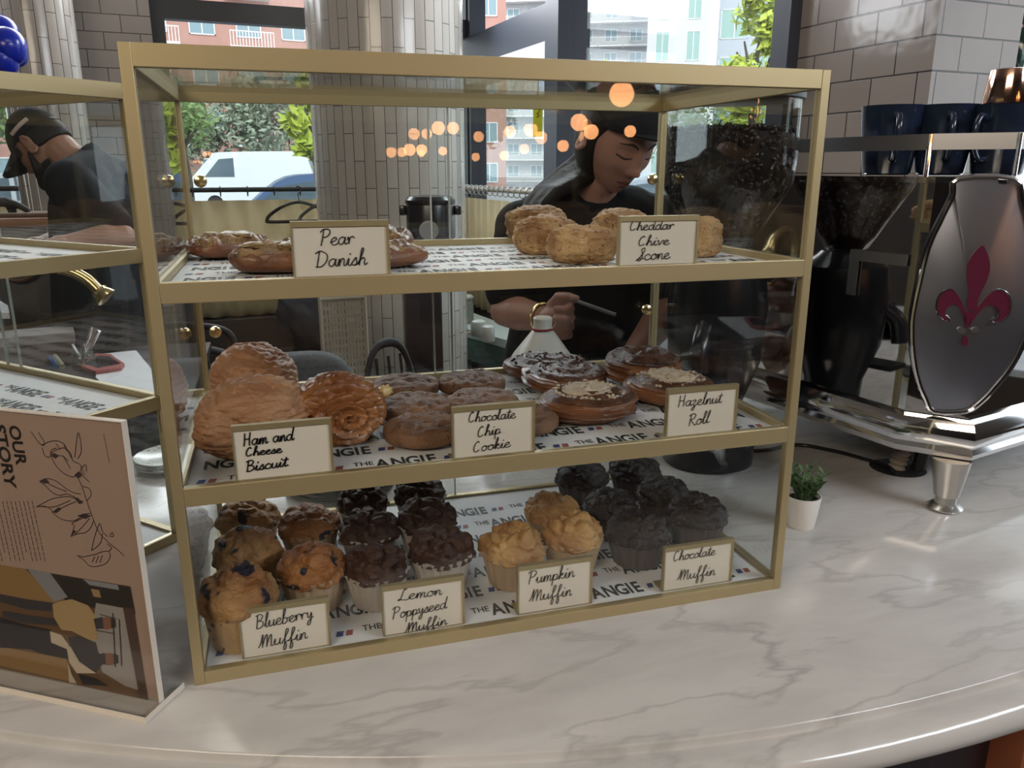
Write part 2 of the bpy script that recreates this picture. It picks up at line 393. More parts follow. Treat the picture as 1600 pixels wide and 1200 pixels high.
# right wall seen past the column: window, post, window, tiled pier
struct('wall_back_right', rmesh((-0.05, 0.1, 0.05, 3.42, FLOOR, -0.42), (-0.08, 0.12, 0.0, 4.2, 2.05, CEIL)), M['wall_dim'], 'low wall under the windows on the right')
bm = NB(); rbox(bm, -0.06, 0.10, 0.05, 1.45, 1.30, 1.50); struct('trim_1', bm, M['frame_blue'], 'dark blue grey transom beam right of the round column')
bm = NB(); rbox(bm, -0.065, 0.09, 0.05, 1.45, 1.18, 1.298); struct('trim_2', bm, M['white_trim'], 'pale strip under the transom beam')
bm = NB(); rbox(bm, -0.08, 0.12, 1.43, 1.60, FLOOR, CEIL); struct('trim_3', bm, M['frame_blue'], 'dark blue grey steel post between the right windows')
bm = NB(); rbox(bm, -0.05, 0.08, 3.33, 3.42, -0.42, 2.05); rbox(bm, -0.05, 0.07, 1.6, 3.35, -0.42, -0.36); rbox(bm, -0.05, 0.07, 0.05, 0.1, -0.42, 2.05); rbox(bm, -0.05, 0.07, 0.05, 1.43, -0.42, -0.36)
struct('window_5', bm, M['frame_blue'], 'dark blue grey frame of the right windows')
struct('window_6', rmesh((0.01, 0.016, 1.6, 3.33, -0.36, 2.05)), M['window_glass'], 'clear pane of the window before the tiled corner')
struct('window_7', rmesh((0.01, 0.016, 0.1, 1.43, -0.36, 1.2)), M['window_glass'], 'clear pane under the transom beam')
o = struct('wall_tiled_corner', rmesh((0.0, 0.36, 3.42, 4.00, FLOOR, CEIL)), M['pier_tile_light'], 'pale glazed subway tile pier behind the coffee machine'); uv_planar(o)
bm = NB(); rbox(bm, 0.36, 1.9, 3.86, 3.95, FLOOR, 0.25); rbox(bm, 1.80, 1.9, 3.86, 3.95, 0.25, CEIL); struct('wall_return', bm, M['frame_blue'], 'low dark wall right of the tiled pier')

def column(name, c, R, label, n=64):
    bm = NB(); lathe(bm, [(R, FLOOR), (R, CEIL)], (c[0], c[1], 0), n, cap=False)
    o = struct(name, bm, M['column_tile'], label, smooth=True)
    uv = o.data.uv_layers.new(name='UVMap')
    for p in o.data.polygons:
        cen = p.center; a0 = math.atan2(cen.y - c[1], cen.x - c[0])
        for li in p.loop_indices:
            co = o.data.vertices[o.data.loops[li].vertex_index].co
            a = math.atan2(co.y - c[1], co.x - c[0]); a = a0 + (a - a0 + PI) % (2 * PI) - PI
            uv.data[li].uv = (co.z, a * R)
    return o
cc = at(608, 263, 3.75); column('column', (cc.x + 0.06, cc.y + 0.38), 0.385, 'round column clad in upright grey tiles behind the display case')
cl = at(80, 263, 4.35); column('column', (cl.x, cl.y + 0.1), 0.195, 'slim round column clad in upright tiles left of the pier', 48)

bm = NB(); box(bm, (3.80, -0.5, -0.3), (3.806, 0.9, 1.7)); struct('window_8', bm, M['window_glass'], 'clear pane of the small window on the right wall')
# ---------------------------------------------------------------- bar counter
RC, CC = 2.10, Vector((0.78, 1.84, 0))
def counter():
    arc = []
    for k in range(61):
        a = math.radians(-90 - 66 + k * (66 + 34) / 60)
        arc.append((a, CC + Vector((math.cos(a), math.sin(a), 0)) * RC))
    inner = [(2.35, 1.02), (1.5, 1.05), (0.2, 1.05), (-0.10, 1.0), (-0.22, 0.83), (-0.9, 1.25)]
    top = NB()
    prof = [(0.0, 0.0), (0.0015, -0.0008), (0.0025, -0.003), (0.0025, -0.0085), (0.0045, -0.0115), (0.010, -0.0125), (0.020, -0.0125), (0.030, -0.015), (0.038, -0.022), (0.042, -0.033), (0.040, -0.045), (0.032, -0.053), (0.020, -0.056), (0.0, -0.056)]
    rings = []
    for dr, z in prof:
        rings.append([top.verts.new((CC.x + math.cos(a) * (RC + dr), CC.y + math.sin(a) * (RC + dr), z)) for a, _ in arc])
    for i in range(len(rings) - 1):
        for k in range(len(arc) - 1): top.faces.new((rings[i][k], rings[i][k + 1], rings[i + 1][k + 1], rings[i + 1][k]))
    iv = [top.verts.new((x, y, 0)) for x, y in inner]; ib = [top.verts.new((x, y, -0.056)) for x, y in inner]
    top.faces.new(rings[0] + iv); top.faces.new((rings[-1] + ib)[::-1])
    for i in range(len(inner) - 1): top.faces.new((iv[i], iv[i + 1], ib[i + 1], ib[i]))
    top.faces.new([r[-1] for r in rings] + [ib[0], iv[0]]); top.faces.new([iv[-1], ib[-1]] + [r[0] for r in rings[::-1]])
    bmesh.ops.triangulate(top, faces=[f for f in top.faces if len(f.verts) > 6])
    t = thing('bar_counter', 'curved white marble bar counter with a rounded lip under the pastry cases', 'counter')
    obj('countertop', top, M['marble'], t)
    b = NB(); ro, ri = RC - 0.07, RC - 0.10; seg = []
    for a, _ in arc: seg.append((CC + Vector((math.cos(a), math.sin(a), 0)) * ro, CC + Vector((math.cos(a), math.sin(a), 0)) * ri))
    for i in range(len(seg) - 1):
        (p, q), (p2, q2) = seg[i], seg[i + 1]
        addv(b, [(p.x, p.y, FLOOR), (p2.x, p2.y, FLOOR), (p2.x, p2.y, -0.056), (p.x, p.y, -0.056), (q.x, q.y, FLOOR), (q2.x, q2.y, FLOOR), (q2.x, q2.y, -0.056), (q.x, q.y, -0.056)], [(0, 1, 2, 3), (5, 4, 7, 6)])
    obj('front_panel', b, M['wood_dark'], t)
    for k, deg in enumerate((-140, -119, -98, -82.0, -69.5, -57)):
        a = math.radians(deg); p = CC + Vector((math.cos(a), math.sin(a), 0)) * (RC - 0.055)
        Mx = Matrix.Translation(p) @ Matrix.Rotation(a, 4, 'Z')
        b = NB(); box(b, (-0.02, -0.025, FLOOR), (0.03, 0.025, -0.056), Mx, bevel=0.004); obj('post', b, M['wood_red'], t)
    return t
counter()
# ================================================================ pastry display cases
CW, CD, CH, Z1, Z2 = 0.80, 0.4407, 0.7082, 0.4773, 0.249
RH = 0.022                                     # height of a rail
SHELF = {'top': Z1 - 0.010, 'mid': Z2 - 0.010, 'low': 0.012}
def display_case(label, group):
    t = thing('pastry_display_case', label, 'display case', group=group)
    br = M['brass']; pw = 0.012
    for x in (0, CW - pw):
        for y in (0, CD - pw): obj('post', boxm((x, y, 0), (x + pw, y + pw, CH), 0.0008), br, t, smooth=False)
    for z in (0.0, Z2 - RH, Z1 - RH, CH - RH):
        RH_ = 0.0165 if z == 0 else RH
        h = RH_ + (0.003 if z > 0.6 else 0)
        for y in (0.0, CD - pw): obj('rail', boxm((pw, y + 0.0002, z), (CW - pw, y + pw - 0.0002, z + h - (0.003 if z > 0.6 else 0)), 0.0006), br, t, smooth=False)
        for x in (0.0002, CW - pw - 0.0002): obj('rail', boxm((x, pw, z + 0.0004), (x + pw, CD - pw, z + RH_ - 0.0004), 0.0006), br, t, smooth=False)
    for z in (0.006, Z2 - 0.016, Z1 - 0.016): obj('shelf', boxm((pw, pw, z - 0.004), (CW - pw, CD - pw, z + 0.0055)), M['white_trim'], t)
    obj('top_pane', boxm((pw, pw, CH - 0.008), (CW - pw, CD - pw, CH - 0.004)), M['glass'], t, smooth=False)
    lv = ((0.0165, Z2 - RH), (Z2, Z1 - RH), (Z1, CH - RH))
    for a, b in lv:
        obj('front_pane', boxm((pw, 0.004, a), (CW - pw, 0.008, b)), M['glass'], t, smooth=False)
        for x in (0.004, CW - 0.008): obj('side_pane', boxm((x, pw, a), (x + 0.004, CD - pw, b)), M['glass'], t, smooth=False)
        for i, (x0, x1, y) in enumerate(((pw, CW * 0.515, CD - 0.006), (CW * 0.475, CW - pw, CD - 0.011))):
            d = obj('sliding_door', boxm((x0, y, a), (x1, y + 0.004, b)), M['glass'], t, smooth=False)
            xe = x1 if i == 0 else x0
            e = NB(); box(e, (xe - 0.0012, y - 0.0002, a), (xe + 0.0012, y + 0.0042, b)); obj('polished_edge', e, M['edge_glass'], d)
            xk = 0.030 if i == 0 else CW - 0.030; zk = a + (b - a) * 0.46
            k = NB(); Mx = Matrix.Translation((xk, y - 0.0005, zk)) @ Matrix.Rotation(PI / 2, 4, 'X')
            lathe(k, [(0.004, 0.0), (0.004, 0.006), (0.0085, 0.009), (0.0095, 0.015), (0.0085, 0.019), (0.004, 0.021)], n=16, M=Mx); obj('knob', k, M['brass_bright'], d)
    return t
main_case = display_case('brass framed three-tier glass pastry case in the middle of the counter, facing us', 'brass framed pastry cases')
side_case = copy_tree(main_case); side_case['label'] = 'brass framed glass pastry case turned away at left, partly behind the printed story sign'
for o in [x for x in bpy.data.objects if x.name.startswith('knob') and x.parent and x.parent.parent == side_case and x.data.vertices[0].co.x > CW / 2]: bpy.data.objects.remove(o)
BA = math.radians(-46.0)
bx, by = Vector((math.cos(BA), math.sin(BA), 0)), Vector((-math.sin(BA), math.cos(BA), 0))
BO = Vector((-0.052, 0.418, 0)) - bx * CW - by * CD
side_case.location = BO; side_case.rotation_euler = (0, 0, BA)

def liner_print():
    b = NB(); row = 0; y = 0.030; X, Y = Vector((1, 0, 0)), Vector((0, 1, 0))
    while y < CD - 0.045:
        x = -0.09 + (0.070 if row % 2 else 0.0)
        while x < CW - 0.03:
            def put(txt, px, py, s, bold, sx):
                if px > 0.016 and px + text_mesh(txt, bold, sx)[2] * s < CW - 0.016: put_text(b, txt, (px, py, 0.0008), X, Y, s, bold, sx, 0)
            put('THE', x, y + 0.011, 0.019, 0.012, 0.72)
            for i, ch in enumerate('ANGIE'):
                put(ch, x + 0.027 + (0, 0.0185, 0.037, 0.0555, 0.0635)[i], y, 0.040, 0.028, 0.62)
            for k, (mi, dx) in enumerate(((1, 0.112), (2, 0.124))):
                px = x + dx
                if 0.016 < px < CW - 0.03: addv(b, [(px, y + 0.006, 0.0008), (px + 0.0085, y + 0.006, 0.0008), (px + 0.0105, y + 0.018, 0.0008), (px + 0.002, y + 0.018, 0.0008)], [(0, 1, 2, 3)], mi)
            x += 0.146
        row += 1; y += 0.053
    return b
def liner(label, M4, first=[None]):
    if first[0] is None:
        t = thing('shelf_liner', label, 'paper', group='printed papers lining the case shelves')
        g = NB(); nx, ny = 40, 22
        vv = [[g.verts.new((0.013 + (CW - 0.026) * i / nx, 0.013 + (CD - 0.026) * j / ny, 0.0003)) for i in range(nx + 1)] for j in range(ny + 1)]
        for j in range(ny):
            for i in range(nx): g.faces.new((vv[j][i], vv[j][i + 1], vv[j + 1][i + 1], vv[j + 1][i]))
        obj('paper_sheet', g, M['paper'], t)
        obj('paper_print', liner_print(), [M['print_black'], M['print_navy'], M['print_red']], t, smooth=False)
        first[0] = t
    else: t = copy_tree(first[0])
    t.matrix_world = M4; t['label'] = label
    return t
MB4 = Matrix.Translation(BO) @ Matrix.Rotation(BA, 4, 'Z')
NM = {'top': 'upper', 'mid': 'middle', 'low': 'bottom'}
for s, z in SHELF.items():
    liner('white printed paper lining the %s shelf of the middle case' % NM[s], Matrix.Translation((0, 0, z)))
    liner('white printed paper lining the %s shelf of the left case' % NM[s], MB4 @ Matrix.Translation((0, 0, z)))

# ================================================================ handwriting
GL = {
'a': (1.02, "0.75,.8 .45,1 .1,.7 .1,.25 .35,0 .62,.3 .78,.95;.78,.95 .74,.3 .88,.02 1.05,.2"),
'b': (.92, "0,.2 .25,1.2 .4,2.1 .2,2.2 .12,1.2 .12,.1 .4,0 .68,.35 .6,.8 .35,.8;.62,.75 .95,.8"),
'c': (.88, ".75,.75 .5,1 .15,.7 .12,.25 .4,0 .7,.1 .92,.3"),
'd': (1.08, ".75,.8 .45,1 .1,.7 .1,.25 .35,0 .65,.3 .85,1.3 .95,2.1;.95,2.1 .82,1 .8,.2 .95,0 1.12,.2"),
'e': (.85, "0,.35 .4,.5 .65,.8 .45,1 .15,.75 .12,.25 .4,0 .7,.08 .9,.3"),
'f': (.75, "0,.2 .35,1 .6,1.9 .45,2.2 .3,1.7 .28,0 .22,-.9 .42,-1 .5,-.3 .35,.1 .8,.35"),
'h': (.95, "0,.2 .3,1.2 .45,2 .3,2.2 .2,1.5 .15,0;.15,0 .22,.6 .5,.95 .68,.7 .68,.15 .8,0 1,.2"),
'i': (.55, "0,.2 .22,.95 .22,.15 .4,0 .6,.2;.3,1.42 .33,1.56"),
'k': (.85, "0,.2 .3,1.2 .4,2 .28,2.2 .18,1.5 .15,0;.15,.45 .5,.95 .6,.7 .2,.5 .6,.05 .9,.2"),
'l': (.55, "0,.2 .3,1.2 .42,2 .28,2.2 .18,1.5 .2,.2 .35,0 .6,.2"),
'm': (1.25, "0,.3 .15,.95 .15,0;.15,.1 .35,.9 .55,.85 .55,0;.55,.1 .75,.9 .97,.85 .97,.15 1.1,0 1.3,.2"),
'n': (.9, "0,.3 .15,.95 .15,0;.15,.1 .4,.95 .62,.8 .64,.15 .78,0 .95,.2"),
'o': (.9, ".5,1 .15,.75 .12,.25 .4,0 .72,.3 .7,.8 .48,1 .6,.8 .95,.85"),
'p': (.9, "0,.3 .18,.95 .1,-.9;.14,.3 .3,.9 .65,.85 .7,.35 .4,0 .18,.15;.4,0 .95,.2"),
'r': (.78, "0,.6 .12,.95 .2,.1;.2,.1 .3,.8 .55,1 .7,.85 .8,.8"),
's': (.7, "0,.2 .4,1 .5,.6 .55,.2 .3,0 .1,.12;.4,.02 .8,.2"),
't': (.62, "0,.2 .3,1.1 .38,1.8 .28,.3 .42,0 .68,.2;.0,1.25 .65,1.34"),
'u': (1.0, "0,.4 .15,.95 .15,.25 .35,0 .65,.35 .72,.95 .72,.2 .85,0 1.05,.2"),
'v': (.85, "0,.8 .15,.95 .35,0 .65,.9 .9,.85"),
'y': (.95, "0,.8 .15,.95 .2,.35 .45,.15 .7,.9 .7,0 .6,-.8 .35,-1 .25,-.7 .5,-.2 1,.2"),
'z': (.8, "0,.8 .3,1 .55,.85 .2,.1 .5,.05 .45,-.6 .25,-.9 .1,-.6 .5,-.1 .85,.2"),
'P': (1.2, ".2,0 .3,1.2 .35,2;.0,1.75 .3,2.1 .9,2.05 1.05,1.6 .75,1.15 .3,1.05"),
'D': (1.45, ".3,0 .35,1 .4,2;0,1.8 .5,2.1 1.2,1.6 1.25,.8 .8,.1 .2,.05"),
'C': (1.15, ".75,1.75 .6,2 .3,1.7 .12,.9 .22,.2 .5,0 .85,.3"),
'S': (1.0, "0,0 .4,.5 .9,1.6 .8,2.1 .5,1.8 .7,1 .7,.3 .4,-.1 .15,.2 1,.3"),
'H': (1.25, ".2,2 .25,1 .2,0;.95,2.1 .9,1 .95,0;.2,1.05 .9,1.1"),
'B': (1.2, ".25,2.05 .2,0;0,1.9 .5,2.1 .9,1.8 .7,1.25 .35,1.1 .9,.95 1,.4 .6,0 .15,.05"),
'R': (1.2, ".25,0 .3,2;0,1.8 .5,2.1 .95,1.8 .75,1.2 .35,1.1 .7,.5 1.05,0 1.2,.1"),
'L': (1.25, ".7,1.9 .9,2.1 .6,2 .45,1 .3,.2 .1,0 .1,.25 .5,.1 1.1,0 1.3,.2"),
'M': (1.75, "0,.1 .2,.6 .35,1.7 .4,1.9 .45,0;.45,.3 .7,1.6 .9,1.8 .95,0;.95,.3 1.2,1.5 1.4,1.7 1.45,.2 1.6,0 1.8,.2"),
' ': (.7, ""),
}
def script(bm, txt, O, X, Y, width, xh, wd, N, spread=0.0):
    """handwriting: txt from O along X over `width`, x-height xh along Y"""
    tot = sum(GL[c][0] + spread for c in txt); sx = width / tot; cur = 0.0
    for c in txt:
        adv, st = GL[c]
        for s in [q for q in st.split(';') if q.strip()]:
            pts = [tuple(float(v) for v in p.split(',')) for p in s.split()]
            P = [O + X * ((cur + px + 0.12 * py) * sx) + Y * (py * xh) for px, py in pts]
            ribbon(bm, smooth_path(P, 5), wd, N)
        cur += adv + spread
CARDS = [
 # corners (left, right, bottom y at left, bottom y at right, top y at left, top y at right), shelf, lines (text, px0, py0, px1, py1, x-height px)
 ('top', 'Pear Danish', (457, 609, 431, 429, 346, 345), [('Pear', 499, 384, 553, 381, 12), ('Danish', 491, 418, 573, 413, 12)]),
 ('top', 'Cheddar Chive Scone', (968, 1091, 414, 411, 338, 334), [('Cheddar', 983, 360, 1052, 358, 7.8), ('Chive', 996, 384, 1045, 382, 7.3), ('Scone', 994, 407, 1046, 404, 9)]),
 ('mid', 'Ham and Cheese Biscuit', (366, 520, 754, 738, 666, 653), [('Ham and', 379, 697, 459, 687, 9.3), ('Cheese', 383, 713, 440, 707, 6.6), ('Biscuit', 384, 737, 449, 728, 8)]),
 ('mid', 'Chocolate Chip Cookie', (708, 836, 718, 706, 637, 626), [('Chocolate', 731, 660, 805, 653, 7.8), ('Chip', 745, 683, 782, 677, 7.8), ('Cookie', 738, 707, 797, 698, 8)]),
 ('mid', 'Hazelnut Roll', (1043, 1152, 685, 676, 609, 600), [('Hazelnut', 1058, 636, 1127, 629, 8.5), ('Roll', 1074, 666, 1108, 660, 8.6)]),
 ('low', 'Blueberry Muffin', (377, 516, 1037, 1013, 953, 935), [('Blueberry', 399, 983, 489, 965, 10.3), ('Muffin', 404, 1013, 480, 997, 10)]),
 ('low', 'Lemon Poppyseed Muffin', (599, 726, 1001, 981, 917, 902), [('Lemon', 621, 939, 690, 929, 8.3), ('Poppyseed', 612, 968, 698, 950, 8.6), ('Muffin', 633, 989, 698, 975, 7.5)]),
 ('low', 'Pumpkin Muffin', (810, 926, 964, 946, 886, 871), [('Pumpkin', 824, 913, 897, 901, 9.3), ('Muffin', 827, 940, 893, 930, 9)]),
 ('low', 'Chocolate Muffin', (1038, 1145, 928, 913, 857, 842), [('Chocolate', 1051, 877, 1117, 867, 7.6), ('Muffin', 1058, 907, 1117, 898, 8)]),
]
for shelf, name, (xl, xr, ybl, ybr, ytl, ytr), lines in CARDS:
    Y0 = 0.019; zb = SHELF[shelf] + 0.0012
    bl, brr, tl = at_y(xl, ybl, Y0), at_y(xr, ybr, Y0), at_y(xl - 3, ytl, Y0)
    x0, wdt, ztop = (bl.x + tl.x) / 2, brr.x - bl.x, tl.z
    h = ztop - zb
    t = thing('price_card', 'card handwritten %s in a brass holder, %s shelf of the middle case' % (name, NM[shelf]), 'sign', (x0, Y0, zb), (0, 0, 0), 'handwritten pastry cards')
    f = 0.005
    b = NB(); box(b, (0, 0.003, 0), (wdt, 0.006, h)); box(b, (0, 0, 0), (wdt, 0.03, 0.0015)); obj('back_plate', b, M['brass'], t)
    b = NB(); box(b, (0, -0.0012, h - 0.0065), (wdt, 0.003, h)); box(b, (wdt - 0.003, -0.0012, 0.0015), (wdt, 0.003, h - 0.0065)); box(b, (0, -0.0012, 0.0015), (0.0018, 0.003, h - 0.0065)); obj('rim', b, M['brass'], t)
    obj('card', boxm((0.0018, 0.0006, 0.0015), (wdt - 0.003, 0.003, h - 0.0065)), M['card'], t)
    b = NB(); N = Vector((0, -1, 0)); o0 = Vector((x0, Y0, zb))
    for txt, px0, py0, px1, py1, xh in lines:
        p0, p1 = at_y(px0, py0, Y0), at_y(px1, py1, Y0); up = at_y(px0, py0 - xh, Y0)
        X = p1 - p0; wd = X.length
        script(b, txt, p0 - o0 + N * 0.0003, X.normalized(), Vector((0, 0, 1)), wd, (up - p0).z, 0.00115 if shelf != 'mid' or 'Ham' not in name else 0.0016, N)
    obj('lettering', b, M['ink'], t, smooth=False)
# ================================================================ pastries
def fbm(p, o=4): return noise.fractal(p, 1.0, 2.0, o)
def crack(p):
    d = noise.voronoi(p)[0]; return min(1.0, (d[1] - d[0]) / 0.28)
M['blueb'] = add_spots(mat('blueberry_muffin_crumb', (0.25, 0.095, 0.028), 0.55, noise_=(15, 0.42, (0.56, 0.34, 0.14)), bump=(200, 0.9, 0.004)), 24, 0.25, (0.018, 0.015, 0.03), 0.10)
M['blueb_side'] = add_spots(mat('blueberry_muffin_side', (0.50, 0.33, 0.16), 0.7, noise_=(30, 0.5, (0.40, 0.23, 0.09)), bump=(250, 0.4, 0.002)), 34, 0.16, (0.05, 0.03, 0.04), 0.10)
M['blueb_dark'] = add_spots(mat('darker_blueberry_muffin_crumb', (0.19, 0.06, 0.017), 0.5, noise_=(16, 0.45, (0.42, 0.185, 0.055)), bump=(200, 0.8, 0.004)), 24, 0.22, (0.018, 0.013, 0.02), 0.08)
M['tan_paper'] = mat('browned_baking_paper', (0.42, 0.30, 0.19), 0.7)
M['pale_paper'] = mat('grey_baking_paper', (0.44, 0.385, 0.335), 0.7)
M['poppy'] = mat('dark_brown_muffin_crumb', (0.030, 0.011, 0.006), 0.6, noise_=(30, 0.5, (0.062, 0.023, 0.011)), bump=(260, 0.7, 0.003))
M['pumpkin'] = mat('golden_muffin_crumb', (0.26, 0.11, 0.035), 0.6, noise_=(22, 0.4, (0.58, 0.36, 0.14)), bump=(240, 0.7, 0.003))
M['choc'] = mat('black_chocolate_crumb', (0.010, 0.006, 0.005), 0.55, noise_=(30, 0.5, (0.022, 0.012, 0.010)), bump=(240, 0.7, 0.003))
M['dark_paper'] = mat('dark_baking_paper', (0.085, 0.07, 0.065), 0.55)
def muffin(kind, base, r, h, seed, label):
    """base centre, widest radius, full height"""
    sp = Vector((seed * 3.7, seed * 1.3, seed * 2.1))
    top, side, group, amp = {'blueberry': ('blueb', 'blueb_side', 'blueberry muffins', 0.95), 'orange': ('blueb_dark', 'tan_paper', 'blueberry muffins', 1.05),
        'poppy': ('poppy', 'pale_paper', 'lemon poppyseed muffins', 1.7), 'pumpkin': ('pumpkin', 'tan_paper', 'pumpkin muffins', 1.25), 'choc': ('choc', 'dark_paper', 'chocolate muffins', 1.0)}[kind]
    t = thing('muffin', label, 'muffin', base, (0, 0, seed * 1.1), group)
    hc = h * 0.56                                        # height of the cup
    pleat = 0.0 if kind == 'blueberry' else 0.034
    b = NB(); n = 132 if pleat else 48
    def rf(rr, z, a):
        q = (2 * abs((a * 22 / (2 * PI)) % 1 * 2 - 1) - 1) if pleat else 0
        edge = max(0, z / hc - 0.85) / 0.15
        return rr * (1 + pleat * q * (0.5 + edge)) + (0.0025 * edge * fbm(Vector((math.cos(a) * 3, math.sin(a) * 3, seed)), 3) if pleat else 0.003 * fbm(Vector((math.cos(a) * 3, math.sin(a) * 3, z * 60)), 3))
    rb = r * 0.76
    lathe(b, [(rb * 0.6, 0.0), (rb, 0.001), (rb + (r * 0.95 - rb) * 0.4, hc * 0.4), (r * 0.95, hc * 0.9), (r * (1.0 if pleat else 0.97), hc * (1.06 if pleat else 1.0))], n=n, rfun=rf, cap=True)
    obj('paper_case' if pleat else 'muffin_side', b, M[side], t)
    b = NB(); hd = h - hc
    def f(d):
        c = crack(d * 1.55 + sp); big = fbm(d * 1.6 + sp, 3)
        rad = 1 + 0.10 * amp * big + 0.045 * fbm(d * 4.5 + sp, 3) + 0.016 * fbm(d * 14 + sp, 2) - 0.15 * amp * (1 - c) * max(0, d.z + 0.1)
        x, y, z = d.x * r * 1.03 * rad, d.y * r * 1.03 * rad, d.z
        zz = hc + (hd * rad * (z ** 0.9 if z > 0 else -(min(1, -z * 1.0)) * 0.42))
        if z < 0: x *= 0.97 + 0.03 * (1 + z); y *= 0.97 + 0.03 * (1 + z)
        if z < -0.2:
            k = 1 - 0.25 * (-z - 0.2); x *= k; y *= k
        return Vector((x, y, zz - (0 if z > 0 else 0)))
    sphere_grid(b, f, 84, 60); obj('muffin_top', b, M[top], t)
    return t
def foot(px, py, shelf): return at_z(px, py, SHELF[shelf] + 0.0012)
MUF = [
 ('blueberry', (379, 1006), 0.047, 0.100, 'blueberry muffin with pale golden top and big berries, front left corner of the bottom shelf'),
 ('blueberry', (391, 925), 0.046, 0.092, 'blueberry muffin between the front and rear ones of the left row, bottom shelf'),
 ('blueberry', (392, 862), 0.046, 0.084, 'blueberry muffin at the back of the left row on the bottom shelf'),
 ('orange', (493, 950), 0.046, 0.088, 'darker orange brown blueberry muffin beside the pale front one, second row'),
 ('orange', (487, 872), 0.045, 0.082, 'orange brown blueberry muffin behind the other orange one, second row'),
 ('poppy', (592, 944), 0.044, 0.084, 'dark brown poppyseed muffin at the front of its left row, half behind its card'),
 ('poppy', (693, 920), 0.045, 0.090, 'dark brown poppyseed muffin at the front of its right row, above the card'),
 ('poppy', (580, 880), 0.043, 0.082, 'dark brown poppyseed muffin in the middle of its left row'),
 ('poppy', (670, 866), 0.044, 0.086, 'dark brown poppyseed muffin in the middle of its right row'),
 ('poppy', (570, 833), 0.041, 0.082, 'dark brown poppyseed muffin at the back of its left row, split orange top'),
 ('poppy', (660, 822), 0.042, 0.086, 'dark brown poppyseed muffin at the back of its right row, tall cracked top'),
 ('pumpkin', (805, 912), 0.046, 0.086, 'golden pumpkin muffin at the front left of its trio, cracked top'),
 ('pumpkin', (897, 890), 0.046, 0.086, 'golden pumpkin muffin at the front right of its trio'),
 ('pumpkin', (866, 848), 0.043, 0.080, 'golden pumpkin muffin at the back of its trio'),
 ('choc', (1000, 880), 0.048, 0.078, 'black chocolate muffin nearest the front glass, left of its card'),
 ('choc', (1092, 850), 0.047, 0.078, 'black chocolate muffin above the chocolate muffin card'),
 ('choc', (958, 836), 0.045, 0.074, 'black chocolate muffin behind the pumpkin muffins'),
 ('choc', (1040, 814), 0.045, 0.074, 'black chocolate muffin in the second row at right, pleated paper showing'),
 ('choc', (912, 788), 0.046, 0.078, 'black chocolate muffin at the back left of its group, tall grey pleated paper'),
 ('choc', (995, 775), 0.046, 0.074, 'black chocolate muffin at the back right of its group'),
]
for i, (k, p, r, h, lb) in enumerate(MUF): muffin(k, foot(*p, 'low') + Vector((0, 0.012, 0)), r, h, i + 1, lb)

# ---- ham and cheese biscuits: domes of wound laminated dough
M['croissant'] = mat('glazed_laminated_dough', (0.33, 0.145, 0.065), 0.5, noise_=(13, 0.4, (0.58, 0.33, 0.18)), bump=(130, 0.8, 0.004))
M['croissant_dark'] = mat('dark_baked_laminated_dough', (0.17, 0.055, 0.018), 0.36, noise_=(15, 0.45, (0.42, 0.18, 0.06)), bump=(130, 0.7, 0.003), coat=0.15)
def biscuit(base, rx, ry, h, yaw, seed, m, label, spiral=0):
    t = thing('ham_and_cheese_biscuit', label, 'pastry', base, (0, 0, yaw), 'ham and cheese biscuits')
    sp = Vector((seed * 5.1, seed, 2.0)); b = NB()
    def f(d):
        q = d + Vector((fbm(d * 2 + sp, 2), fbm(d * 2.2 - sp, 2), 0)) * 0.12
        a = math.atan2(q.y, q.x)
        ridge = abs(math.sin((q.z * 9.5 + a * 2.4 + 1.8 * fbm(d * 1.6 + sp, 3)) * PI / 1.6)) ** 0.45
        rad = 0.94 + 0.05 * ridge + 0.07 * fbm(d * 1.8 + sp, 3) + 0.035 * fbm(Vector((d.x * 5, d.y * 5, d.z * 14)) + sp, 3)
        if spiral and d.y < 0:                                   # the wound end that faces the guests
            rr = math.hypot(d.x, d.z * 1.05 - 0.05); aa = math.atan2(d.z - 0.05, d.x)
            wgt = max(0, min(1, (-d.y - 0.25) / 0.25))
            rad += wgt * (0.085 * math.sin(2 * PI * (rr * 4.2 - aa / (2 * PI))) - 0.05)
        z = d.z
        zz = h * 0.42 + (h * 0.58 * rad * z if z > 0 else h * 0.42 * max(-1.0, z * 1.35 * rad))
        k = 1.0 if z > -0.4 else 1 - 0.18 * (-z - 0.4)
        return Vector((d.x * rx * rad * k, d.y * ry * rad * k, max(0.0, zz)))
    sphere_grid(b, f, 120, 96); obj('baked_dough', b, M[m], t)
    if spiral:
        c = NB(); sphere_grid(c, lambda d: Vector((d.x * 0.012, d.y * 0.009, d.z * 0.008)) * (1 + 0.4 * fbm(d * 2, 3)) + Vector((rx * 0.98, -ry * 0.05, h * 0.62)), 16, 12)
        obj('melted_cheese', c, mat('pale_melted_cheese', (0.62, 0.44, 0.20), 0.4), t)
    return t
biscuit(foot(356, 728, 'mid') + Vector((0.036, 0.050, 0)), 0.080, 0.062, 0.098, 0.3, 1, 'croissant', 'large pale brown ham and cheese biscuit at the front left of the middle shelf')
biscuit(foot(392, 676, 'mid') + Vector((0.006, 0.10, 0)), 0.066, 0.064, 0.105, 1.2, 2, 'croissant', 'tall dome shaped ham and cheese biscuit behind the front one')
biscuit(foot(543, 708, 'mid') + Vector((-0.006, 0.062, 0)), 0.068, 0.058, 0.092, 0.25, 3, 'croissant_dark', 'glossy ham and cheese biscuit showing its wound end, beside the cookies', 1)
biscuit(BO + bx * 0.62 + by * 0.10 + Vector((0, 0, SHELF['low'] + 0.0012)), 0.06, 0.055, 0.07, 0.4, 4, 'croissant', 'brown biscuit on the bottom shelf of the left case')

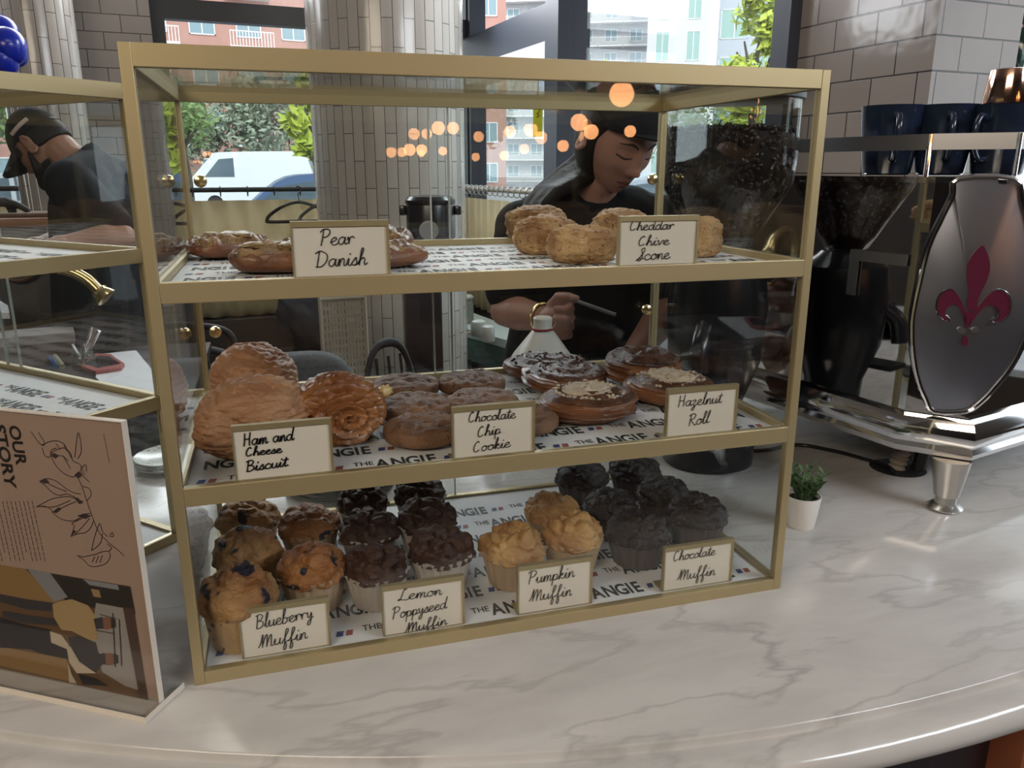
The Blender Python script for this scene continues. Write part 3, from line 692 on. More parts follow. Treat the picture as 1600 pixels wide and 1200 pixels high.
# ---- cookies
M['cookie'] = add_spots(mat('brown_cookie', (0.11, 0.048, 0.024), 0.65, noise_=(34, 0.4, (0.25, 0.13, 0.068)), bump=(180, 0.8, 0.003)), 46, 0.15, (0.05, 0.02, 0.012), 0.1)
def cookie(base, r, h, seed, label):
    sp = Vector((seed * 2.3, seed * 4.1, 0)); b = NB()
    def f(d):
        rr = math.hypot(d.x, d.y); a = math.atan2(d.y, d.x)
        R = r * (1 + 0.045 * fbm(Vector((math.cos(a), math.sin(a), 0)) * 1.4 + sp, 3))
        s = math.sin(min(1, rr) * PI / 2) if rr < 1 else 1
        k = (abs(rr) ** 0.75)
        z = (abs(d.z) ** 0.55) * (1 if d.z > 0 else -1)
        P = Vector((d.x / max(rr, 1e-6) * R * k, d.y / max(rr, 1e-6) * R * k, 0)) if rr > 1e-6 else Vector((0, 0, 0))
        bump = 0.24 * fbm(P * 55 + sp, 3) + 0.22 * (crack(P * 38 + sp) - 0.6)
        P.z = h * 0.5 + h * 0.5 * (z * (1 + bump) if z > 0 else z)
        return P
    sphere_grid(b, f, 64, 44)
    o = obj('cookie', b, M['cookie'], loc=base); o.rotation_euler = (0, 0, seed)
    return tag(o, label, 'cookie', 'chocolate chip cookies')
zc = 0.030
CK = [((636, 622), 0.054, 0, 'chocolate chip cookie at the back left of the cookies'), ((741, 616), 0.054, 0, 'chocolate chip cookie at the back right of the cookies'),
      ((651, 656), 0.054, 0, 'chocolate chip cookie in the middle of the left column'), ((757, 648), 0.055, 0, 'chocolate chip cookie above the cookie card, half hidden'),
      ((664, 693), 0.053, 0, 'chocolate chip cookie at the front left, beside the cookie card'), ((816, 676), 0.053, 0, 'chocolate chip cookie peeking out right of the cookie card')]
for i, (p, r, dz, lb) in enumerate(CK): cookie(foot(*p, 'mid') + Vector((0, 0.012, dz)), r, 0.030, i + 1, lb)

# ---- hazelnut rolls
M['roll'] = mat('laminated_roll_dough', (0.085, 0.028, 0.012), 0.42, noise_=(24, 0.45, (0.25, 0.10, 0.04)), bump=(140, 0.5, 0.002), coat=0.15)
M['roll_top'] = mat('dark_hazelnut_glaze', (0.045, 0.017, 0.010), 0.35, noise_=(40, 0.4, (0.13, 0.055, 0.03)), bump=(150, 0.9, 0.003))
M['crumbs'] = mat('pale_nut_and_sugar_crumbs', (0.62, 0.55, 0.45), 0.8, noise_=(80, 0.5, (0.42, 0.31, 0.2)))
def roll(base, r, h, seed, sugar, tilt, label, group='hazelnut rolls'):
    t = thing('hazelnut_roll', label, 'pastry', base, tilt, group)
    sp = Vector((seed * 2.9, 7, seed)); b = NB()
    def f(d):
        rr = math.hypot(d.x, d.y); a = math.atan2(d.y, d.x)
        k = rr ** 0.72; R = r * (1 + 0.05 * fbm(Vector((math.cos(a), math.sin(a), 0)) + sp, 3))
        strand = 0.035 * math.sin(d.z * 9 + a * 2 + 2 * fbm(d * 1.4 + sp, 2)) + 0.02 * math.sin(d.z * 26 + a * 3)
        u = Vector((math.cos(a), math.sin(a), 0)) if rr > 1e-6 else Vector((0, 0, 0))
        P = u * (R * k * (1 + strand * rr)); P.y *= 0.86
        z = (abs(d.z) ** 0.7) * (1 if d.z > 0 else -1)
        coil = math.sin(2 * PI * (k * 2.4 - a / (2 * PI))) * 0.16 if d.z > 0 else 0
        P.z = h * 0.5 + h * 0.5 * (z * (1 + coil + 0.10 * fbm(P * 40 + sp, 3)) if z > 0 else z)
        return P
    sphere_grid(b, f, 80, 56)
    for fc in b.faces:
        c = fc.calc_center_median()
        if c.z > h * 0.78 and math.hypot(c.x, c.y) < r * 0.92: fc.material_index = 1
    o = obj('baked_dough', b, [M['roll'], M['roll_top']], t)
    from mathutils.bvhtree import BVHTree
    bv = BVHTree.FromPolygons([v.co.copy() for v in o.data.vertices], [tuple(p.vertices) for p in o.data.polygons])
    rnd = random.Random(seed); b = NB()
    for k in range(150 if sugar else 60):
        a = rnd.random() * 2 * PI; q = r * (0.72 if sugar else 0.85) * math.sqrt(rnd.random())
        hit = bv.ray_cast(Vector((q * math.cos(a), q * math.sin(a), 1)), Vector((0, 0, -1)))[0]
        if hit is None: continue
        s = rnd.uniform(0.0012, 0.0036)
        bmesh.ops.create_icosphere(b, subdivisions=1, radius=s, matrix=Matrix.Translation(hit + Vector((0, 0, s * 0.3))) @ Matrix.Rotation(rnd.random() * 6, 4, 'X') @ Matrix.Diagonal((1, rnd.uniform(0.5, 1), rnd.uniform(0.5, 1), 1)))
    if sugar:                                             # a broken sheet of pale crumbs on top
        m = NB(); sphere_grid(m, lambda d: Vector((d.x * r * 0.55, d.y * r * 0.42, h * 0.98 + 0.006 * d.z + 0.003 * fbm(Vector((d.x, d.y, d.z)) * 6 + sp, 3))) * (1 + 0.10 * fbm(d * 4 + sp, 3)), 30, 16)
        obj('sugar_crumble', m, M['crumbs'], t)
    c = tag(obj('nut_crumbs', b, M['crumbs'] if sugar else M['roll_top'], t), kind='stuff')
    return t
zt = SHELF['mid'] + 0.0012
roll(foot(940, 668, 'mid') + Vector((0, 0.055, 0)), 0.074, 0.042, 1, True, (0, 0, 0.2), 'hazelnut roll with pale sugary crumble, nearest the front glass')
roll(foot(893, 612, 'mid') + Vector((0, 0.035, 0.0)), 0.081, 0.036, 2, False, (0.05, 0.0, 1.0), 'brown ribbed hazelnut roll behind the sugary front one, lower of its pair')
roll(foot(857, 592, 'mid') + Vector((0.0, 0.008, 0.0)), 0.078, 0.038, 3, False, (0.03, 0.03, 2.2), 'brown ribbed hazelnut roll at the back left, in front of the milk jug')
roll(foot(1075, 642, 'mid') + Vector((0, 0.06, 0.0)), 0.074, 0.040, 4, True, (0, 0, 2.0), 'hazelnut roll with white sugar patches, half behind its card')
roll(foot(1014, 600, 'mid') + Vector((-0.008, 0.012, 0.004)), 0.074, 0.050, 5, False, (0.0, 0.0, 4.0), 'dark glossy hazelnut roll at the back right of its group')
roll(BO + bx * 0.60 + by * 0.13 + Vector((0, 0, zt)), 0.06, 0.04, 6, False, (0, 0, 0), 'brown roll on the middle shelf of the left case')

# ---- cheddar chive scones
M['scone'] = add_spots(mat('golden_scone_crust', (0.24, 0.105, 0.034), 0.7, noise_=(20, 0.34, (0.62, 0.41, 0.20)), bump=(150, 1.0, 0.005)), 60, 0.17, (0.17, 0.075, 0.03), 0.12)
def scone(base, rx, ry, h, yaw, seed, label):
    sp = Vector((seed * 6.1, 2, seed * 1.7)); b = NB()
    def f(d):
        rad = 1 + 0.10 * fbm(d * 1.3 + sp, 3) + 0.07 * fbm(d * 4 + sp, 4) - 0.06 * (1 - crack(d * 3.2 + sp))
        k = (abs(d.z) ** 0.8) * (1 if d.z > 0 else -1)
        q = math.hypot(d.x, d.y) ** 0.85 / max(1e-6, math.hypot(d.x, d.y))
        return Vector((d.x * rx * rad * q, d.y * ry * rad * q, max(0, h * 0.45 + (h * 0.55 * k * rad if d.z > 0 else h * 0.6 * k))))
    sphere_grid(b, f, 72, 52)
    o = obj('scone', b, M['scone'], loc=base); o.rotation_euler = (0, 0, yaw)
    return tag(o, label, 'scone', 'cheddar chive scones')
SC = [((838, 374), 0.056, 0.060, 0.062, 'golden scone at the back left of the scones'), ((868, 399), 0.052, 0.050, 0.056, 'golden scone in the middle, second from the left of the pile'),
      ((925, 413), 0.050, 0.040, 0.050, 'golden scone at the front, touching the scone card'), ((962, 370), 0.056, 0.05, 0.056, 'golden scone at the back behind the scone card'),
      ((1108, 404), 0.040, 0.050, 0.058, 'golden scone peeking out right of the scone card')]
for i, (p, rx, ry, h, lb) in enumerate(SC): scone(foot(*p, 'top') + Vector((0, 0.045 if i != 2 else 0.036, 0)) - (Vector((0.025, 0.12, 0)) if i == 3 else Vector((0.015, 0.09, 0)) if i == 0 else Vector((0, 0, 0))), rx, ry, h, i * 1.3, i + 1, lb)

# ---- pear danishes
M['danish'] = mat('glazed_danish_dough', (0.10, 0.032, 0.015), 0.38, noise_=(18, 0.5, (0.27, 0.105, 0.042)), bump=(120, 0.6, 0.003), coat=0.15)
M['danish_top'] = add_spots(mat('baked_pear_and_cinnamon', (0.07, 0.025, 0.013), 0.4, noise_=(50, 0.35, (0.32, 0.18, 0.065)), bump=(170, 0.9, 0.003)), 70, 0.13, (0.42, 0.32, 0.13), 0.12)
M['pear'] = mat('pale_green_pear', (0.34, 0.24, 0.08), 0.4, noise_=(60, 0.5, (0.14, 0.065, 0.025)))
def danish(base, rx, ry, h, yaw, seed, label, parent_case=None):
    t = thing('pear_danish', label, 'pastry', base, (0, 0, yaw), 'pear danishes')
    sp = Vector((seed * 3.1, seed * 2.2, 4)); b = NB()
    def f(d):
        e = 0.62
        def se(v): return (abs(v) ** e) * (1 if v > 0 else -1)
        rad = 1 + 0.05 * fbm(d * 1.5 + sp, 3)
        P = Vector((se(d.x) * rx * rad, se(d.y) * ry * rad, 0)) * (0.92 + 0.08 * (1 - abs(d.z)))
        k = se(d.z); q = max(abs(P.x) / rx, abs(P.y) / ry)
        dip = 0.18 * max(0, 1 - q * 1.1) if d.z > 0 else 0
        P.z = max(0, h * 0.5 + h * 0.5 * (k + dip + ((0.42 * fbm(P * 60 + sp, 3) + 0.25 * (crack(P * 45 + sp) - 0.5)) if d.z > 0.25 else 0)))
        return P
    sphere_grid(b, f, 96, 72)
    for fc in b.faces:
        c = fc.calc_center_median()
        if c.z > h * 0.62 and abs(c.x) < rx * 0.9 and abs(c.y) < ry * 0.9: fc.material_index = 1
    obj('baked_dough', b, [M['danish'], M['danish_top']], t)
    rnd = random.Random(seed + 40)
    for k in range(9):
        b = NB(); ox, oy = rnd.uniform(-0.5, 0.5) * rx, rnd.uniform(-0.5, 0.5) * ry; an = rnd.random() * 6
        sphere_grid(b, lambda d: Matrix.Rotation(an, 3, 'Z') @ (Vector((d.x * 0.016, d.y * 0.010, d.z * 0.005)) * (1 + 0.25 * fbm(d * 2 + sp, 2))) + Vector((ox, oy, h * 1.02)), 16, 10)
        obj('pear_piece', b, M['pear'], t)
    return t
danish(foot(374, 404, 'top') + Vector((-0.015, 0.03, 0)), 0.056, 0.05, 0.030, 0.3, 1, 'pear danish at the left of the upper shelf, behind another')
danish(foot(432, 430, 'top') + Vector((0.008, 0.04, 0)), 0.062, 0.045, 0.032, -0.12, 2, 'pear danish nearest the glass, left of the pear danish card')
danish(foot(600, 424, 'top') + Vector((0.0, 0.052, 0)), 0.062, 0.046, 0.028, 0.5, 3, 'dark red brown pear danish right of the pear danish card, in front')
danish(foot(594, 404, 'top') + Vector((0.0, 0.06, 0)), 0.056, 0.05, 0.036, -0.3, 4, 'pear danish with a golden edge behind the dark red one')
danish(BO + bx * 0.42 + by * 0.15 + Vector((0, 0, SHELF['top'] + 0.0012)), 0.06, 0.045, 0.04, 0.9, 5, 'reddish danish on the upper shelf of the left case')
# ================================================================ printed story sign
SA, SB = Vector((-0.228, 0.093, 0)), Vector((-0.034, -0.029, 0))
sx_ = (SB - SA).normalized(); sn = Vector((sx_.y, -sx_.x, 0))               # along the sign to the right; towards the guests
S_H, S_W, S_B = 0.333, 0.30, 0.008
def story_sign():
    O = SB.copy()                                                           # right foot of the sheet
    t = thing('story_sign', 'pinkish printed OUR STORY sheet in a clear acrylic stand at the left front', 'sign', O)
    Mx = Matrix(((sx_.x, -sn.x, 0, 0), (sx_.y, -sn.y, 0, 0), (0, 0, 1, 0), (0, 0, 0, 1)))   # local x right, y away, z up
    b = NB(); box(b, (-S_W, -0.0035, S_B), (0.002, -0.0015, S_B + S_H), Mx); box(b, (-S_W, 0.0015, S_B), (0.002, 0.0035, S_B + S_H), Mx)
    box(b, (-S_W, -0.028, 0.0003), (0.004, 0.036, S_B), Mx); obj('acrylic_holder', b, M['acrylic'], t, smooth=False)
    e = NB()
    box(e, (0.002, -0.0036, S_B), (0.0032, 0.0036, S_B + S_H), Mx); box(e, (-S_W, -0.0036, S_B + S_H), (0.0032, 0.0036, S_B + S_H + 0.0012), Mx)
    box(e, (-S_W, -0.0288, 0.0004), (0.0045, -0.028, S_B), Mx); box(e, (0.004, -0.028, 0.0004), (0.0048, 0.036, S_B), Mx)
    obj('holder_edge', e, mat('pale_acrylic_edge', (0.70, 0.64, 0.56), 0.25), t, smooth=False)
    b = NB(); box(b, (-S_W, -0.001, S_B + 0.002), (0.0, 0.001, S_B + S_H - 0.002), Mx); obj('printed_sheet', b, mat('dusty_pink_paper', (0.50, 0.375, 0.325), 0.5), t, smooth=False)
    PN = sn; PP = O + sn * 0.0012
    def L(px, py, e=0.0): return at_pl(px, py, PP + sn * e, PN) - O
    xr = sx_; up = Vector((0, 0, 1))
    # art printed on the sheet, which lies on its side: its lines run downwards
    b = NB()
    def down_text(txt, px0, py0, px1, py1, cap_px, bold, sxx):
        p0, p1 = L(px0, py0), L(px1, py1); d = (p1 - p0); ln = d.length; X = d.normalized()
        Y = (L(px0 + 10, py0) - L(px0, py0)); Y = (Y - X * Y.dot(X)).normalized()
        s = (L(px0 + cap_px, py0) - L(px0, py0)).length / 0.70
        wd0 = text_mesh(txt, bold, 1.0)[2] * s
        put_text(b, txt, p0, X, Y, s, bold, ln / wd0)
    down_text('OUR', 13, 664, 26, 727, 17, 0.03, 1); down_text('STORY', -10, 662, 9, 762, 17, 0.03, 1)
    o1 = obj('title_lettering', b, M['ink'], t, smooth=False)
    b = NB()
    rnd = random.Random(3)
    for c in range(11):                                                   # body text: columns of fine print running downwards
        x0, x1 = 50 - c * 6.6, 71 - c * 6.6; y0 = 783 if c < 8 else 788
        ye = 877 - (14 if c % 5 == 4 else 0)
        yy = y0
        while yy < ye:
            q = rnd.uniform(3, 9); f0, f1 = (yy - y0) / 95, (min(yy + q, ye) - y0) / 95
            ribbon(b, [L(x0 + (x1 - x0) * f0, yy), L(x0 + (x1 - x0) * f1, min(yy + q, ye))], 0.0011, PN, caps=False); yy += q + 1.6
    yy = 678
    while yy < 722:
        q = rnd.uniform(3, 8); ribbon(b, [L(162 + (yy - 678) * 0.2, yy), L(162 + (min(yy + q, 723) - 678) * 0.2, min(yy + q, 723))], 0.0009, PN, caps=False); yy += q + 1.4
    obj('fine_print', b, mat('fine_print_ink', (0.10, 0.075, 0.07), 0.6), t, smooth=False)
    # line drawing of a leafy branch
    b = NB()
    lines = ["121,745 128,760 138,790 146,812 155,832 170,848 185,860 194,869", "49,675 58,688 66,696 70,693 66,685 60,676", "66,695 78,690 90,689 100,694 106,705 112,716", "66,700 70,712 78,714 80,704 88,700", "79,709 84,722 94,735 106,743 116,745 122,738 128,742 139,753",
        "80,708 88,703 100,700 110,708 114,720 125,726 132,742", "117,714 119,694 122,676 126,690 127,706 122,716", "128,741 126,733 134,726 135,736", "62,752 72,748 84,750 94,756 104,764 116,770 126,772",
        "62,752 72,760 80,768 92,774 104,772 116,776", "57,792 68,786 80,780 94,777 108,776 120,780 130,784", "57,792 70,791 80,796 82,800 92,796 104,790 118,784", "82,801 94,810 108,814 120,812 132,804 142,802",
        "111,838 116,822 112,818 124,812 136,806 144,806", "111,838 122,834 134,832 142,824 146,814", "143,860 146,846 150,832 156,818 160,830 168,838", "143,860 152,854 158,846 160,834", "121,868 130,870 140,868 150,866 160,862 170,862 172,870 166,880 152,885 140,884 132,876 121,868",
        "144,878 148,870", "150,879 154,869", "156,879 160,868", "172,836 176,832 177,838 172,838", "168,850 174,856 170,862", "66,750 84,760 104,768", "60,791 84,792 110,782", "116,836 128,824 140,810", "98,712 104,722 110,732", "88,694 94,702", "100,696 104,704", "86,716 92,712 100,714 106,720", "130,760 140,764 142,774 136,782"]
    for s in lines:
        ribbon(b, [p for p in smooth_path([L(*map(float, q.split(','))) for q in s.split()], 4)], 0.0011, PN)
    for s in ["80,709 86,708 92,712 88,716 82,714", "114,776 122,778 130,786 124,788", "120,806 132,802 142,806 134,811", "116,742 124,736 128,744 122,748", "62,752 72,748 78,754 70,756", "82,800 92,792 96,796 88,802", "111,838 114,828 120,830"]:
        ps = [L(*map(float, q.split(','))) for q in s.split()]; f = b.faces.new([b.verts.new(p) for p in ps])
    obj('branch_drawing', b, mat('drawing_ink', (0.06, 0.045, 0.05), 0.6), t, smooth=False)
    # the photograph of two people, printed lying on its side
    cols = [(0.17, 0.10, 0.05), (0.035, 0.03, 0.03), (0.42, 0.41, 0.42), (0.10, 0.065, 0.055), (0.36, 0.23, 0.10), (0.40, 0.29, 0.15), (0.045, 0.043, 0.05), (0.022, 0.02, 0.024), (0.23, 0.115, 0.075), (0.30, 0.33, 0.38), (0.54, 0.47, 0.37)]
    ms = [mat('printed_photo_tone', c, 0.5) for c in cols]
    b = NB()
    def poly(s, mi, e):
        pts = [L(*map(float, q.split(',')), e) for q in s.split()]
        f = b.faces.new([b.verts.new(p) for p in pts]); f.material_index = mi
    poly("-40,876 204,916 232,1094 -40,1036", 0, 0.0); poly("38,889 204,917 212,960 110,944 95,932", 1, 0.0001); poly("0,882 42,890 108,935 84,942 0,930", 4, 0.0001); poly("42,888 78,895 106,933 84,940", 9, 0.0002)
    poly("150,942 192,950 216,1078 196,1072 160,1050 142,1000", 2, 0.0002); poly("192,948 208,952 232,1093 216,1090", 3, 0.0002); poly("130,905 184,914 186,922 140,914", 9, 0.0003); poly("142,920 155,922 158,934 146,932", 5, 0.0003); poly("0,1010 104,1030 116,1066 0,1040", 4, 0.0002)
    poly("0,928 40,936 84,942 84,956 40,952 0,940", 6, 0.0004); poly("4,954 50,962 84,966 90,978 40,974 4,964", 6, 0.0004); poly("82,944 92,940 112,936 138,946 150,964 150,978 152,1000 140,1000 112,986 96,984 84,964", 5, 0.0005)
    poly("0,964 40,976 80,984 86,1000 104,1016 108,1030 60,1020 0,992", 7, 0.0004); poly("0,992 60,1004 70,1016 0,1012", 7, 0.0004); poly("78,986 96,992 108,1008 104,1014 90,1008 80,1004", 10, 0.0006); poly("106,996 122,994 150,1004 154,1020 166,1030 156,1044 150,1050 126,1036 112,1012", 6, 0.0005); poly("104,1010 110,1010 124,1034 150,1052 120,1052 108,1034", 10, 0.0006)
    for cx_, cy_ in ((166, 974), (170, 1030)):
        poly(" ".join("%f,%f" % (cx_ + 13 * math.cos(a * PI / 6), cy_ + 10 * math.sin(a * PI / 6)) for a in range(12)), 8, 0.0007)
        poly("%d,%d %d,%d %d,%d %d,%d" % (cx_ - 20, cy_ - 7, cx_ - 6, cy_ - 10, cx_ - 4, cy_ + 8, cx_ - 16, cy_ + 9), 6, 0.0008)
        poly("%d,%d %d,%d %d,%d %d,%d" % (cx_ + 7, cy_ - 9, cx_ + 14, cy_ - 6, cx_ + 15, cy_ + 6, cx_ + 8, cy_ + 8), 1, 0.0008)
    poly("106,1036 112,1054 120,1068 108,1066", 10, 0.0006); poly("122,1052 150,1060 170,1072 130,1070", 7, 0.0006)
    for q in ("150,985 178,990", "156,960 186,968 190,1040", "176,958 180,1042"):
        ribbon(b, [L(*map(float, z_.split(',')), 0.0009) for z_ in q.split()], 0.0012, PN, 1)
    obj('printed_photo', b, ms, t, smooth=False)
    return t
story_sign()

# ================================================================ small potted plant
def plant():
    p = at_z(1256, 832, 0); t = thing('potted_plant', 'tiny green leafy plant in a white pot right of the pastry case', 'plant', (p.x + 0.012, p.y + 0.026, 0))
    b = NB(); lathe(b, [(0.0215, 0.0), (0.0225, 0.002), (0.0295, 0.055), (0.0295, 0.0565), (0.0275, 0.0565), (0.026, 0.048)], n=40); obj('pot', b, mat('white_pot', (0.72, 0.70, 0.67), 0.45), t)
    b = NB(); lathe(b, [(0.0262, 0.047), (0.0262, 0.049)], n=24); obj('soil', b, M['black_matte'], t)
    rnd = random.Random(5); b = NB()
    for k in range(26):
        a = rnd.random() * 2 * PI; tl = rnd.uniform(0.15, 0.75); ln = rnd.uniform(0.028, 0.062)
        d = Vector((math.cos(a) * tl, math.sin(a) * tl, 1)).normalized(); p0 = Vector((math.cos(a) * 0.012 * rnd.random(), math.sin(a) * 0.012, 0.048)); p1 = p0 + d * ln
        tube(b, [p0, p1], 0.0009, 5)
        for j in range(9):
            q = p0 + d * ln * (0.25 + 0.75 * j / 8); aa = j * 2.4 + k; s = Vector((math.cos(aa), math.sin(aa), 0.75)).normalized()
            L_ = rnd.uniform(0.014, 0.021); wv = s.cross(Vector((0, 0, 1))).normalized() * 0.0042
            m1 = q + s * L_ * 0.5 + Vector((0, 0, 0.0015))
            addv(b, [q, m1 + wv, q + s * L_, m1 - wv, m1 - Vector((0, 0, 0.0012))], [(0, 4, 1), (1, 4, 2), (2, 4, 3), (3, 4, 0)])
    obj('foliage', b, mat('plant_green', (0.055, 0.115, 0.045), 0.45, noise_=(60, 0.5, (0.12, 0.20, 0.08))), t)
plant()

# ================================================================ espresso machine
M['panel_steel'] = mat('dark_brushed_steel', (0.27, 0.285, 0.33), 0.30, 0.92)
def machine():
    A, Bc = Vector((1.205, 0.235, 0)), Vector((1.274, 0.160, 0))              # ends of the cut corner
    dl = Vector((-0.20, 0.98, 0)).normalized(); dr = Vector((0.97, 0.24, 0)).normalized()
    t = thing('espresso_machine', 'polished steel espresso machine with a maroon lily emblem on its end panel', 'coffee machine', (A.x, A.y, 0)); O = Vector((A.x, A.y, 0))
    Lf, Rf = 0.62, 0.85
    def hull(i, z0, z1, bm, mi=0):
        pts = [A + dl * Lf - O, A - O, Bc - O, Bc + dr * Rf - O, Bc + dr * Rf + dl * Lf - O]
        c = (pts[0] + pts[2] + pts[3] + pts[1]) / 4
        pts = [c + (p - c) * (1 + i) for p in pts]
        prism(bm, [Vector((p.x, p.y, z0)) for p in pts], (0, 0, 1), z1 - z0, mi)
    b = NB(); hull(0.0, 0.155, 0.568, b); obj('body', b, M['mirror_side'], t, smooth=False)
    b = NB(); hull(0.012, 0.568, 0.578, b); obj('top_tray', b, M['chrome'], t, smooth=False)
    # base rail with a stepped, rounded section
    b = NB(); sec = [(0.0, 0.165), (0.016, 0.163), (0.022, 0.150), (0.026, 0.132), (0.021, 0.118), (0.026, 0.110), (0.019, 0.098), (0.0, 0.094)]
    path = [A + dl * Lf, A, Bc, Bc + dr * Rf]; nr = []
    segn = [Vector((-dl.y, dl.x, 0)) if False else Vector((-0.98, -0.2, 0)).normalized(), (Vector(((A - Bc).y, -(A - Bc).x, 0))).normalized(), Vector((dr.y, -dr.x, 0)).normalized()]
    if segn[1].dot(Vector((-1, -1, 0))) < 0: segn[1] = -segn[1]
    nr = [segn[0], (segn[0] + segn[1]).normalized() / max(0.5, (segn[0] + segn[1]).normalized().dot(segn[1])), (segn[1] + segn[2]).normalized() / max(0.5, (segn[1] + segn[2]).normalized().dot(segn[1])), segn[2]]
    rings = [[b.verts.new(p - O + n_ * u + Vector((0, 0, z))) for u, z in sec] for p, n_ in zip(path, nr)]
    for i in range(3):
        for k in range(len(sec) - 1): b.faces.new((rings[i][k], rings[i + 1][k], rings[i + 1][k + 1], rings[i][k + 1]))
    b.faces.new([r[0] for r in rings] + [b.verts.new(Bc + dr * Rf + dl * Lf - O + Vector((0, 0, 0.165)))]); b.faces.new([r[-1] for r in rings] + [b.verts.new(Bc + dr * Rf + dl * Lf - O + Vector((0, 0, 0.094)))])
    obj('base_rail', b, M['chrome'], t)
    # end panel in the shape of a tall leaf
    n = Vector((-0.50, -0.866, 0)).normalized(); PP = Vector((1.262, 0.150, 0.36))
    out = [(1502, 279), (1588, 279), (1602, 310), (1613, 360), (1620, 420), (1619, 480), (1608, 530), (1586, 575), (1560, 608), (1537, 632), (1512, 647), (1462, 647), (1449, 627), (1438, 600), (1430, 560), (1428, 510), (1433, 475), (1441, 440), (1454, 388), (1476, 340), (1493, 305)]
    P2 = smooth_path([at_pl(x, y, PP, n) - O for x, y in out], 3, True)
    b = NB(); cen = sum(P2, Vector()) / len(P2); rg = []
    for s in (1.0, 0.9, 0.75, 0.55, 0.35, 0.15): rg.append([b.verts.new(cen + (p - cen) * s + n * (0.016 * (1 - s * s) - 0.016)) for p in P2])
    bk = [b.verts.new(p - n * 0.046) for p in P2]
    for i in range(5):
        for k in range(len(P2)): b.faces.new((rg[i][k], rg[i][(k + 1) % len(P2)], rg[i + 1][(k + 1) % len(P2)], rg[i + 1][k]))
    b.faces.new(rg[5]); b.faces.new(bk)
    for k in range(len(P2)): b.faces.new((bk[k], bk[(k + 1) % len(P2)], rg[0][(k + 1) % len(P2)], rg[0][k]))
    o = obj('end_panel', b, M['panel_steel'], t)
    e = NB(); tube(e, [p - n * 0.014 for p in P2], 0.0045, 8, closed=True); obj('panel_rim', e, M['chrome'], o)
    # emblem
    em = [[(1534, 383), (1541, 393), (1546, 408), (1546, 424), (1540, 442), (1531, 460), (1527, 474), (1526, 483), (1519, 486), (1513, 484), (1510, 474), (1513, 458), (1511, 440), (1510, 424), (1513, 408), (1522, 394)],
          [(1510, 492), (1505, 478), (1498, 464), (1488, 452), (1477, 453), (1466, 464), (1463, 482), (1468, 495), (1476, 502), (1483, 500), (1476, 490), (1480, 480), (1490, 476), (1498, 480), (1504, 492), (1509, 508)],
          [(1518, 494), (1532, 474), (1545, 460), (1560, 453), (1572, 457), (1579, 470), (1576, 490), (1564, 502), (1550, 503), (1558, 496), (1561, 486), (1553, 478), (1540, 478), (1530, 488), (1519, 502), (1512, 510)],
          [(1507, 488), (1520, 488), (1518, 500), (1512, 512), (1509, 512), (1506, 500)],
          [(1494, 515), (1501, 511), (1508, 514), (1508, 519), (1500, 521)], [(1517, 515), (1524, 511), (1530, 514), (1526, 520), (1518, 519)], [(1507, 523), (1511, 528), (1512, 535), (1508, 541), (1503, 536), (1504, 528)]]
    for i, ol in enumerate(em):
        ps = smooth_path([at_pl(x, y, PP, n) - O for x, y in ol], 3, True)
        b = NB(); prism(b, ps, n, 0.0016); q = obj('emblem', b, mat('maroon_enamel', (0.095, 0.012, 0.035), 0.3) if i in (0, 1, 2, 3, 6) else M['steel'], o, smooth=False)
        if i in (1, 2): e = NB(); tube(e, [p + n * 0.0016 for p in ps[len(ps) * 3 // 16: len(ps) * 10 // 16]], 0.0016, 6); obj('bright_edge', e, M['chrome'], o)
    # splash plate standing out of the left flank
    b = NB(); p0 = A + dl * 0.03 - O
    for z0, z1, y0, y1 in ((0.425, 0.445, 0.0, 0.12), (0.36, 0.425, 0.10, 0.12)):
        a_ = p0 + dl * y0; c_ = p0 + dl * y1; nn = Vector((-0.98, -0.2, 0)).normalized()
        prism(b, [a_ + Vector((0, 0, z0)) + nn * 0.003, c_ + Vector((0, 0, z0)) + nn * 0.003, c_ + Vector((0, 0, z1)) + nn * 0.003, a_ + Vector((0, 0, z1)) + nn * 0.003], nn, 0.003)
    obj('corner_bracket', b, M['steel'], t, smooth=False)
    # feet
    ft = at_z(1475, 800, 0)
    for i, q in enumerate(((ft.x + 0.012, ft.y + 0.012), (A.x + dl.x * 0.52 + 0.07, A.y + dl.y * 0.52), (Bc.x + dr.x * 0.74, Bc.y + dr.y * 0.74 + 0.06))):
        b = NB(); lathe(b, [(0.020, 0.0), (0.029, 0.002), (0.030, 0.005), (0.024, 0.010), (0.018, 0.013), (0.0175, 0.026), (0.021, 0.027), (0.0325, 0.096)], (q[0] - O.x, q[1] - O.y, 0), 32); obj('foot', b, M['leg_steel'], t)
    # cup rail on top
    zr = 0.635
    rp = [A + dl * Lf * 0.98, A + dl * 0.02, Bc + dr * 0.02, Bc + dr * Rf]; rp = [p - O for p in rp]
    b = NB()
    for i in range(3):
        d = (rp[i + 1] - rp[i]).normalized(); s = Vector((-d.y, d.x, 0)) * 0.0015
        prism(b, [rp[i] + Vector((0, 0, zr - 0.013)), rp[i + 1] + Vector((0, 0, zr - 0.013)), rp[i + 1] + Vector((0, 0, zr + 0.013)), rp[i] + Vector((0, 0, zr + 0.013))], s, 1)
    obj('cup_rail', b, M['steel'], t, smooth=False)
    for p in (rp[0], rp[1], rp[2], rp[2] + dr * 0.35, rp[3]):
        b = NB(); tube(b, [p + Vector((0, 0, 0.577)), p + Vector((0, 0, zr + 0.012))], 0.004, 8); obj('rail_post', b, M['chrome'], t)
    # hoses and the hole they run through
    h = at_z(1395, 732, 0)
    b = NB(); n_ = 120; hs = []
